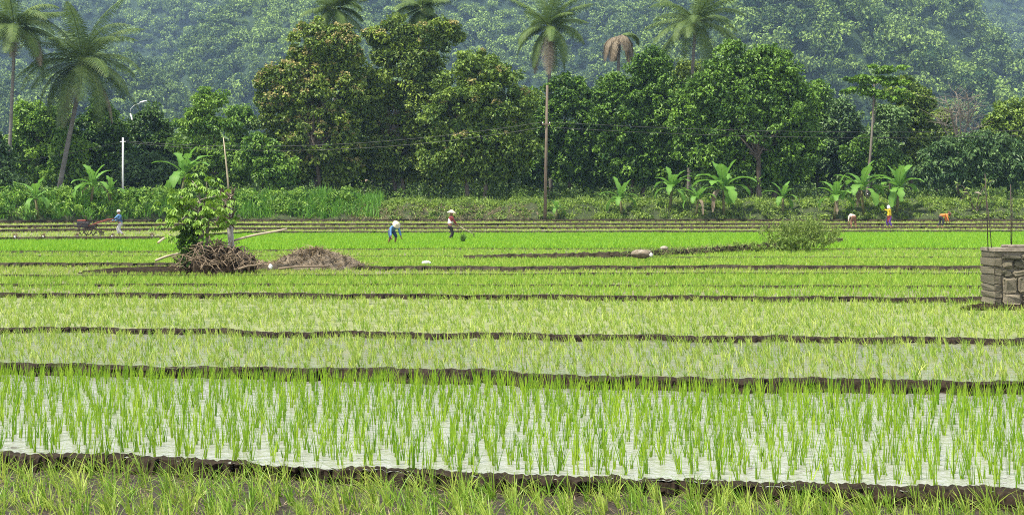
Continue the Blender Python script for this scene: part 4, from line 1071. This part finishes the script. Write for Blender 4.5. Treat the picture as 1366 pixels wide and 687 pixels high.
# ------------------------------------------------------------------ people
def skin_obj(name, verts, edges, radii, mat, parent=None, root_i=0, sub=2):
    me = bpy.data.meshes.new(name + '_cage'); me.from_pydata([tuple(v) for v in verts], edges, [])
    ob = bpy.data.objects.new(name + '_cage', me); COL.objects.link(ob)
    md = ob.modifiers.new('Skin', 'SKIN'); md.use_smooth_shade = True
    sv = me.skin_vertices[0].data
    for i, r in enumerate(radii):
        r = r if isinstance(r, tuple) else (r, r); sv[i].radius = r; sv[i].use_root = (i == root_i)
    if sub: s = ob.modifiers.new('Sub', 'SUBSURF'); s.levels = sub; s.render_levels = sub
    dg = bpy.context.evaluated_depsgraph_get(); dg.update()
    m2 = bpy.data.meshes.new_from_object(ob.evaluated_get(dg)); m2.name = name
    bpy.data.objects.remove(ob)
    m2.materials.clear(); m2.materials.append(mat)
    o = bpy.data.objects.new(name, m2); COL.objects.link(o)
    if parent is not None: o.parent = parent
    return o
def ik(a, b, l1, l2, hint):
    a, b, hint = Vector(a), Vector(b), Vector(hint); v = b - a; L = min(v.length, (l1 + l2) * .985); 
    if L < 1e-6: L = 1e-6
    u = v.normalized(); c = (l1 * l1 + L * L - l2 * l2) / (2 * L); hgt = math.sqrt(max(l1 * l1 - c * c, 1e-6))
    hn = (hint - u * hint.dot(u)); hn = hn.normalized() if hn.length > 1e-5 else Vector((0, 0, 1))
    return a + u * c + hn * hgt, a + u * L
def person(label, loc, rz, S=1.6, hp=.50, lean=.1, headlean=None, hands=((.25, .2, .5), (-.25, .2, .5)), feet=((.11, .0), (-.11, .0)), shirt='c_blue', trousers='c_dark', hat=None, sleeve='long', skirt=None, twist=0.0, vest=None, barelegs=False):
    """local frame: +Y forward, +X right; lengths as fractions of stature S"""
    k = S
    pel = Vector((0, 0, hp * k)); td = Vector((0, math.sin(lean), math.cos(lean)))
    fw = Vector((0, math.cos(lean), -math.sin(lean)))
    sp1 = pel + td * .10 * k; sp2 = pel + td * .20 * k; nk = pel + td * .295 * k
    hl = lean * .55 if headlean is None else headlean
    hd = Vector((0, math.sin(hl), math.cos(hl))); hf = Vector((0, math.cos(hl), -math.sin(hl)))
    n2 = nk + hd * .035 * k; hc = nk + hd * .085 * k; h2 = nk + hd * .125 * k; ht = nk + hd * .155 * k
    V, E, Rr = [], [], []
    def add(p, r, par=None):
        V.append(Vector(p)); Rr.append(r); 
        if par is not None: E.append((par, len(V) - 1))
        return len(V) - 1
    i0 = add(pel, (.088 * k, .070 * k)); i1 = add(sp1, (.080 * k, .062 * k), i0); i2 = add(sp2, (.096 * k, .066 * k), i1); i3 = add(nk, (.045 * k, .040 * k), i2)
    i4 = add(n2, .034 * k, i3); i5 = add(hc + hf * .008 * k, (.046 * k, .053 * k), i4); i6 = add(h2, (.048 * k, .056 * k), i5); add(ht, .026 * k, i6)
    J = {}
    for s, hnd in zip((1, -1), hands):
        sh = nk - td * .022 * k + Vector((s * .108 * k, 0, 0)); hw = Vector(hnd) * k
        el, wr = ik(sh, hw, .172 * k, .150 * k, Vector((s * .6, -.6, -.4)))
        a = add(sh, .036 * k, i3); b = add(sh.lerp(el, .5), .029 * k, a); c = add(el, .024 * k, b); d = add(el.lerp(wr, .4), .024 * k, c); e = add(wr, (.016 * k, .016 * k), d)
        hv = (wr - el).normalized(); sd = hv.cross(Vector((s, .3, .2))).normalized(); pn = hv.cross(sd)
        pm = add(wr + hv * .035 * k, (.022 * k, .012 * k), e)
        for f, (o_, L) in enumerate(((-.018, .040), (-.006, .047), (.006, .044), (.018, .034))):
            p1 = wr + hv * .050 * k + sd * o_ * k; g = add(p1, .0062 * k, pm); p2 = p1 + (hv * .7 + pn * .35 * s) * L * .5 * k; g2 = add(p2, .0058 * k, g); add(p2 + (hv * .3 + pn * .8 * s) * L * .5 * k, .005 * k, g2)
        th = add(wr + hv * .022 * k - sd * .026 * k, .0075 * k, pm); add(wr + hv * .045 * k - sd * .036 * k + pn * .012 * k * s, .006 * k, th)
        J[s] = (sh, el, wr)
    for s, ft in zip((1, -1), feet):
        hip = pel + Vector((s * .052 * k, 0, -.02 * k)); an = Vector((ft[0] * k, ft[1] * k, .045 * k))
        kn, an2 = ik(hip, an, .245 * k, .235 * k, Vector((s * .1, 1, 0)))
        a = add(hip, .056 * k, i0); b = add(hip.lerp(kn, .5), .048 * k, a); c = add(kn, .034 * k, b); d = add(kn.lerp(an2, .35), .035 * k, c); e = add(an2, .022 * k, d)
        hb = add(an2 + Vector((0, -.012 * k, -.026 * k)), .020 * k, e); add(an2 + Vector((0, .085 * k, -.030 * k)), (.026 * k, .014 * k), hb)
        J['l%d' % s] = (hip, kn, an2)
    body = skin_obj('person', V, E, Rr, M['skin'])
    # facial features joined into the same mesh
    import bmesh
    bm = bmesh.new(); bm.from_mesh(body.data)
    body.data.materials.append(M['eye'])
    xs = Vector((1, 0, 0))
    def blob(c, r, mi):
        ret = bmesh.ops.create_uvsphere(bm, u_segments=8, v_segments=6, radius=1.0)
        rot = Matrix((xs, hf, hd)).transposed()
        for v in ret['verts']: v.co = c + rot @ Vector((v.co.x * r[0], v.co.y * r[1], v.co.z * r[2]))
        for f in set(f for v in ret['verts'] for f in v.link_faces): f.material_index = mi; f.smooth = True
    fc = nk + hd * .098 * k + hf * .052 * k
    for s in (1, -1):
        blob(fc + xs * s * .017 * k + hd * .006 * k, (.007 * k, .006 * k, .004 * k), 1)
        blob(nk + hd * .095 * k + xs * s * .047 * k, (.006 * k, .012 * k, .018 * k), 0)
    blob(fc + hf * .009 * k - hd * .010 * k, (.008 * k, .012 * k, .016 * k), 0); blob(fc - hd * .032 * k + hf * .002 * k, (.014 * k, .006 * k, .004 * k), 1)
    bm.to_mesh(body.data); bm.free()
    def sub(name, vs, es, rs, m, ri=0): return skin_obj(name, vs, es, rs, M[m], body, ri)
    # shirt
    vs = [pel - td * .02 * k, sp1, sp2, nk - td * .012 * k]; rs = [(.104 * k, .086 * k), (.094 * k, .076 * k), (.112 * k, .080 * k), (.058 * k, .052 * k)]; es = [(0, 1), (1, 2), (2, 3)]
    for s in (1, -1):
        sh, el, wr = J[s]; b0 = len(vs)
        end = el.lerp(wr, .8) if sleeve == 'long' else sh.lerp(el, .75)
        ch = [sh, sh.lerp(el, .5), el, end] if sleeve == 'long' else [sh, sh.lerp(el, .45), end]
        vs += ch; rs += [.046 * k, .040 * k, .034 * k, .029 * k][:len(ch)]; es += [(3, b0)] + [(b0 + q, b0 + q + 1) for q in range(len(ch) - 1)]
    sub('shirt', vs, es, rs, shirt)
    if vest:
        sub('vest', [pel + td * .01 * k, sp1, sp2, nk - td * .03 * k], [(0, 1), (1, 2), (2, 3)], [(.100 * k, .092 * k), (.100 * k, .086 * k), (.104 * k, .090 * k), (.07 * k, .062 * k)], vest)
    # trousers
    vs = [pel + td * .015 * k, pel - Vector((0, 0, .02 * k))]; rs = [(.100 * k, .084 * k), (.104 * k, .086 * k)]; es = [(0, 1)]
    for s in (1, -1):
        hip, kn, an = J['l%d' % s]; b0 = len(vs); end = kn.lerp(an, .12) if barelegs else kn.lerp(an, .86)
        vs += [hip.lerp(kn, .25), kn, end]; rs += [.066 * k, .050 * k, .043 * k]; es += [(1, b0), (b0, b0 + 1), (b0 + 1, b0 + 2)]
    sub('trousers', vs, es, rs, trousers)
    if skirt:
        kn = (J['l1'][1] + J['l-1'][1]) / 2
        sub('sarong', [pel + td * .03 * k, pel - Vector((0, 0, .04 * k)), pel.lerp(kn, .55), kn.lerp((J['l1'][2] + J['l-1'][2]) / 2, .25)], [(0, 1), (1, 2), (2, 3)], [(.106 * k, .092 * k), (.122 * k, .104 * k), (.122 * k, .10 * k), (.112 * k, .088 * k)], skirt)
    # hair + hat
    hb = MB(); rot = Matrix((xs, hf, hd)).transposed()
    nu, nv = 16, 7
    Vh = [hc + hd * .03 * k + rot @ Vector((math.sin(b) * math.cos(a) * .054 * k, (math.sin(b) * math.sin(a) * .060 - .006) * k, math.cos(b) * .058 * k)) for b in np.linspace(.02, 1.75, nv) for a in np.linspace(0, 2 * PI, nu, endpoint=False)]
    hb.add([tuple(v) for v in Vh], [(i * nu + j, i * nu + (j + 1) % nu, (i + 1) * nu + (j + 1) % nu, (i + 1) * nu + j) for i in range(nv - 1) for j in range(nu)])
    hb.build('hair', M['hair'], body, True)
    if hat:
        kind, hm = hat; mb = MB()
        prof = {'cone': [(.012, .105), (.07, .060), (.135, .012), (.148, -.006), (.140, -.010), (.06, .035)],
                'cap': [(.004, .072), (.040, .064), (.060, .036), (.068, .0), (.068, -.012), (.060, -.012)],
                'brim': [(.004, .075), (.045, .070), (.062, .045), (.066, .012), (.125, -.006), (.122, -.014), (.06, .0)],
                'scarf': [(.004, .074), (.045, .064), (.066, .03), (.072, -.02), (.074, -.06), (.070, -.085), (.06, -.08)]}[kind]
        nu = 24; c0 = hc + hd * .040 * k
        Vh = [c0 + rot @ Vector((math.cos(a) * r_ * k, math.sin(a) * r_ * k * 1.05, z_ * k)) for (r_, z_) in prof for a in np.linspace(0, 2 * PI, nu, endpoint=False)]
        mb.add([tuple(v) for v in Vh], [(i * nu + j, i * nu + (j + 1) % nu, (i + 1) * nu + (j + 1) % nu, (i + 1) * nu + j) for i in range(len(prof) - 1) for j in range(nu)])
        mb.build('headscarf' if kind == 'scarf' else 'hat', M[hm], body, True)
    body.location = loc; body.rotation_euler = (0, 0, rz)
    tag(body, label, 'person', 'farmers working in the paddies')
    return body, J

RZ_R, RZ_L = -PI / 2, PI / 2          # facing right / left in the picture
# hatted farmer with a long handled tool
pC, jC = person('farmer in a pale conical hat, white vest over dark red sleeves', atd(600, 321, 76), RZ_R + .35, 1.62, .50, .16, .1, hands=((.10, .26, .46), (-.10, .20, .52)), feet=((.07, -.04), (-.07, .07)), shirt='c_maroon', vest='c_white', trousers='c_black', hat=('cone', 'c_straw'))
hw = [pC.matrix_basis @ jC[s][2] for s in (-1, 1)]
dv = (hw[1] - hw[0]).normalized(); dv = (Vector((.85, -.1, -.42))).normalized()
cen = (hw[0] + hw[1]) / 2
a_, b_ = cen - dv * .35, cen + dv * 1.05
root = empty('hoe', a_, 'long pale handled hoe held by the farmer in the conical hat', 'hoe')
MB().tube([(0, 0, 0), (b_ - a_) * .5, b_ - a_], .024, 8).build('handle', M['bamboo'], root, True)
MB().box(tuple((b_ - a_) + Vector((.03, 0, -.09))), (.05, .16, .2), bev=.008).build('blade', M['steel'], root)
# bending blue farmer
person('farmer in blue bending over the bright rice with a pale hat', atd(522, 327, 66), PI + .5, 1.55, .46, 1.25, 1.0, hands=((.16, .36, .24), (-.18, .34, .20)), feet=((.10, .0), (-.10, .04)), shirt='c_blue', trousers='c_navy', hat=('brim', 'c_straw'), barelegs=True)
# tractor driver
dA = 78.0
person('farmer in a blue shirt and white cap behind the hand tractor', Vector((atd(161, 313.5, dA).x, dA, FIELD_Z[10])), RZ_L - .1, 1.5, .48, .22, .1, hands=((.13, .33, .50), (-.13, .33, .52)), feet=((.06, .08), (-.06, -.12)), shirt='c_blue', vest='c_navy', trousers='c_grey', hat=('cap', 'c_white'))
# right hand trio
person('farmer in a pale shirt bent double with back to the viewer', Vector(((1139 - XC) * 98.6 / F, 98.6, FIELD_Z[11])), .1, 1.55, .50, 1.45, 1.6, hands=((.15, .30, .14), (-.15, .32, .12)), feet=((.11, .0), (-.11, .0)), shirt='c_pink', trousers='c_brown', hat=('scarf', 'c_white'))
pE, jE = person('farmer in a bright yellow shirt and purple trousers with one arm stretched out', Vector(((1187 - XC) * 98.6 / F, 98.6, FIELD_Z[11])), RZ_L + .15, 1.56, .50, .12, .2, hands=((.14, .06, .50), (-.10, .34, .80)), feet=((.07, .05), (-.07, -.08)), shirt='c_yellow', trousers='c_purple', hat=('scarf', 'c_white'), skirt='c_maroon')
person('farmer in an orange top bent forward with dark trousers', Vector(((1254 - XC) * 98.6 / F, 98.6, FIELD_Z[11])), RZ_R, 1.6, .50, 1.38, 1.35, hands=((.12, .38, .14), (-.12, .34, .12)), feet=((.07, .06), (-.07, -.10)), shirt='c_orange', trousers='c_dark', hat=('brim', 'c_brown'))
hE = pE.matrix_basis @ jE[-1][2]
n = 60; mb = MB(); blades(mb, R.normal(0, .03, (n, 3)), R.uniform(.22, .42, n), R.uniform(0, 6.3, n), np.abs(R.normal(.3, .2, n)), np.full(n, .035), 2, .5)
o = mb.build('seedling_bundle', M['rice_lime']); o.location = hE + Vector((-.06, 0, -.03)); tag(o, 'green seedling bundle in the outstretched hand of the yellow shirted farmer', 'seedling bundle')

# ------------------------------------------------------------------ hand tractor
def hand_tractor():
    b = atd(117, 314, dA); b.z = FIELD_Z[10]; root = empty('hand_tractor', b, 'dark two wheeled hand tractor at the left edge of the paddies', 'hand tractor')
    # faces left (-X); handles reach right towards the driver
    MB().box((-.25, 0, .62), (.62, .42, .34), bev=.05).build('engine', M['c_dark'], root)
    MB().box((-.30, 0, .84), (.48, .36, .10), bev=.04).build('engine_cover', M['c_red'], root)
    MB().tube([(-.05, -.1, .80), (-.05, -.1, 1.05), (-.15, -.1, 1.10)], .03, 8).build('exhaust', M['steel'], root, True)
    MB().box((.12, 0, .50), (.5, .28, .22), bev=.03).build('gearbox', M['steel'], root)
    for s in (-1, 1):
        wh = MB(); c = np.array([0, s * .42, .36]); an = np.linspace(0, 2 * PI, 25)
        for off in (-.09, .09): wh.tube([c + np.array([math.cos(a) * .36, off, math.sin(a) * .36]) for a in an], .018, 6, cap=False)
        w = wh.build('wheel', M['steel'], root)
        lg = MB()
        for a in an[:-1:2]: lg.box(c + np.array([math.cos(a) * .37, 0, math.sin(a) * .37]), (.10, .24, .015), rot=Matrix.Rotation(-a, 3, 'Y'))
        for a in an[:-1:4]: lg.tube([c, c + np.array([math.cos(a) * .36, 0, math.sin(a) * .36])], .014, 5)
        lg.build('lug', M['steel'], w)
        hb = MB().tube([(.1, s * .16, .55), (.55, s * .22, .72), (1.1, s * .26, .90), (1.62, s * .26, .95)], .026, 8).build('handlebar', M['c_red'], root, True)
        MB().tube([(1.5, s * .26, .94), (1.68, s * .26, .955)], .036, 8).build('grip', M['c_black'], hb, True)
    MB().tube([(-.5, 0, .45), (-.72, 0, .5), (-.78, 0, .75)], .03, 7).build('front_guard', M['steel'], root, True)
    pl = MB(); pl.box((.75, 0, .22), (.08, .9, .05)); 
    for s in np.linspace(-.4, .4, 6): pl.tube([(.75, s, .2), (.80, s, -.02)], .018, 6)
    pl.tube([(.3, 0, .45), (.75, 0, .24)], .03, 7); pl.build('harrow', M['steel'], root)
hand_tractor()

# ------------------------------------------------------------------ haze, light, camera
import bmesh
def haze():
    bm = bmesh.new(); bmesh.ops.create_cube(bm, size=1)
    lo, hi = Vector((-1000, -90, -3)), Vector((1000, 2950, 330))
    for v in bm.verts: v.co = Vector([lo[i] + (hi[i] - lo[i]) * (v.co[i] + .5) for i in range(3)])
    me = bpy.data.meshes.new('haze'); bm.to_mesh(me); bm.free(); o = bpy.data.objects.new('haze', me); COL.objects.link(o)
    m, nt, nd, lk = newmat('haze_air'); v = N(nt, 'ShaderNodeVolumePrincipled'); v.inputs['Color'].default_value = (.46, .68, 1.0, 1); v.inputs['Density'].default_value = HAZE
    out = N(nt, 'ShaderNodeOutputMaterial'); lk.new(v.outputs[0], out.inputs['Volume']); me.materials.append(m); tag(o, kind='stuff')
HAZE = .00015
haze()

SUN_EL, SUN_AZ = math.radians(62), math.radians(238)       # azimuth: where the sun stands, from +Y clockwise
w = bpy.data.worlds.new('World'); scene.world = w; w.use_nodes = True; nt = w.node_tree; nt.nodes.clear()
sky = N(nt, 'ShaderNodeTexSky'); sky.sky_type = 'NISHITA'; sky.sun_disc = False; sky.sun_elevation = SUN_EL; sky.sun_rotation = SUN_AZ
tc = N(nt, 'ShaderNodeTexCoord')
mp = N(nt, 'ShaderNodeMapping'); mp.inputs['Scale'].default_value = (1, 1, 2.2); nt.links.new(tc.outputs['Generated'], mp.inputs[0])
cl = noise(nt, mp.outputs[0], 2.2, 6, .6)
sx_ = N(nt, 'ShaderNodeSeparateXYZ'); nt.links.new(tc.outputs['Generated'], sx_.inputs[0])
cloud = mixrgb(nt, ramp(nt, cl, .3, .75), (1.15, 1.15, 1.15), (.8, .82, .85))
lum = mixrgb(nt, ramp(nt, sx_.outputs[2], .08, .55), (12.5, 12.7, 13.0), (4.2, 4.6, 5.2))
ml = nt.nodes.new('ShaderNodeMix'); ml.data_type = 'RGBA'; ml.blend_type = 'MULTIPLY'; ml.inputs[0].default_value = 1
nt.links.new(cloud, ml.inputs[6]); nt.links.new(lum, ml.inputs[7]); cc = ml.outputs[2]
mixed = mixrgb(nt, .8, sky.outputs[0], cc)
bg = N(nt, 'ShaderNodeBackground'); bg.inputs[1].default_value = .1; nt.links.new(mixed, bg.inputs[0])
ow = N(nt, 'ShaderNodeOutputWorld'); nt.links.new(bg.outputs[0], ow.inputs[0])
sl = bpy.data.lights.new('sun', 'SUN'); sl.energy = 4.9; sl.angle = math.radians(6); sl.color = (1, .93, .80)
so = bpy.data.objects.new('sun', sl); COL.objects.link(so)
sd = Vector((math.sin(SUN_AZ) * math.cos(SUN_EL), math.cos(SUN_AZ) * math.cos(SUN_EL), math.sin(SUN_EL)))
so.rotation_euler = sd.to_track_quat('Z', 'Y').to_euler(); so.location = (0, 0, 60)

cam = bpy.data.cameras.new('camera'); co = bpy.data.objects.new('camera', cam); COL.objects.link(co); scene.camera = co
co.location = (0, 0, H); co.rotation_euler = (PI / 2, 0, 0)
cam.sensor_width = 36; cam.lens = 36 * F / 1366; cam.shift_y = -(343.5 - YH) / 1366; cam.clip_start = .1; cam.clip_end = 6000
scene.view_settings.view_transform = 'Standard'; scene.view_settings.look = 'None'; scene.view_settings.exposure = 1.08; scene.view_settings.gamma = 1
scene.cycles.filter_width = 1.0; scene.cycles.use_denoising = False
scene.cycles.max_bounces = 6; scene.cycles.diffuse_bounces = 3; scene.cycles.glossy_bounces = 3; scene.cycles.transmission_bounces = 4; scene.cycles.volume_bounces = 0; scene.cycles.transparent_max_bounces = 8
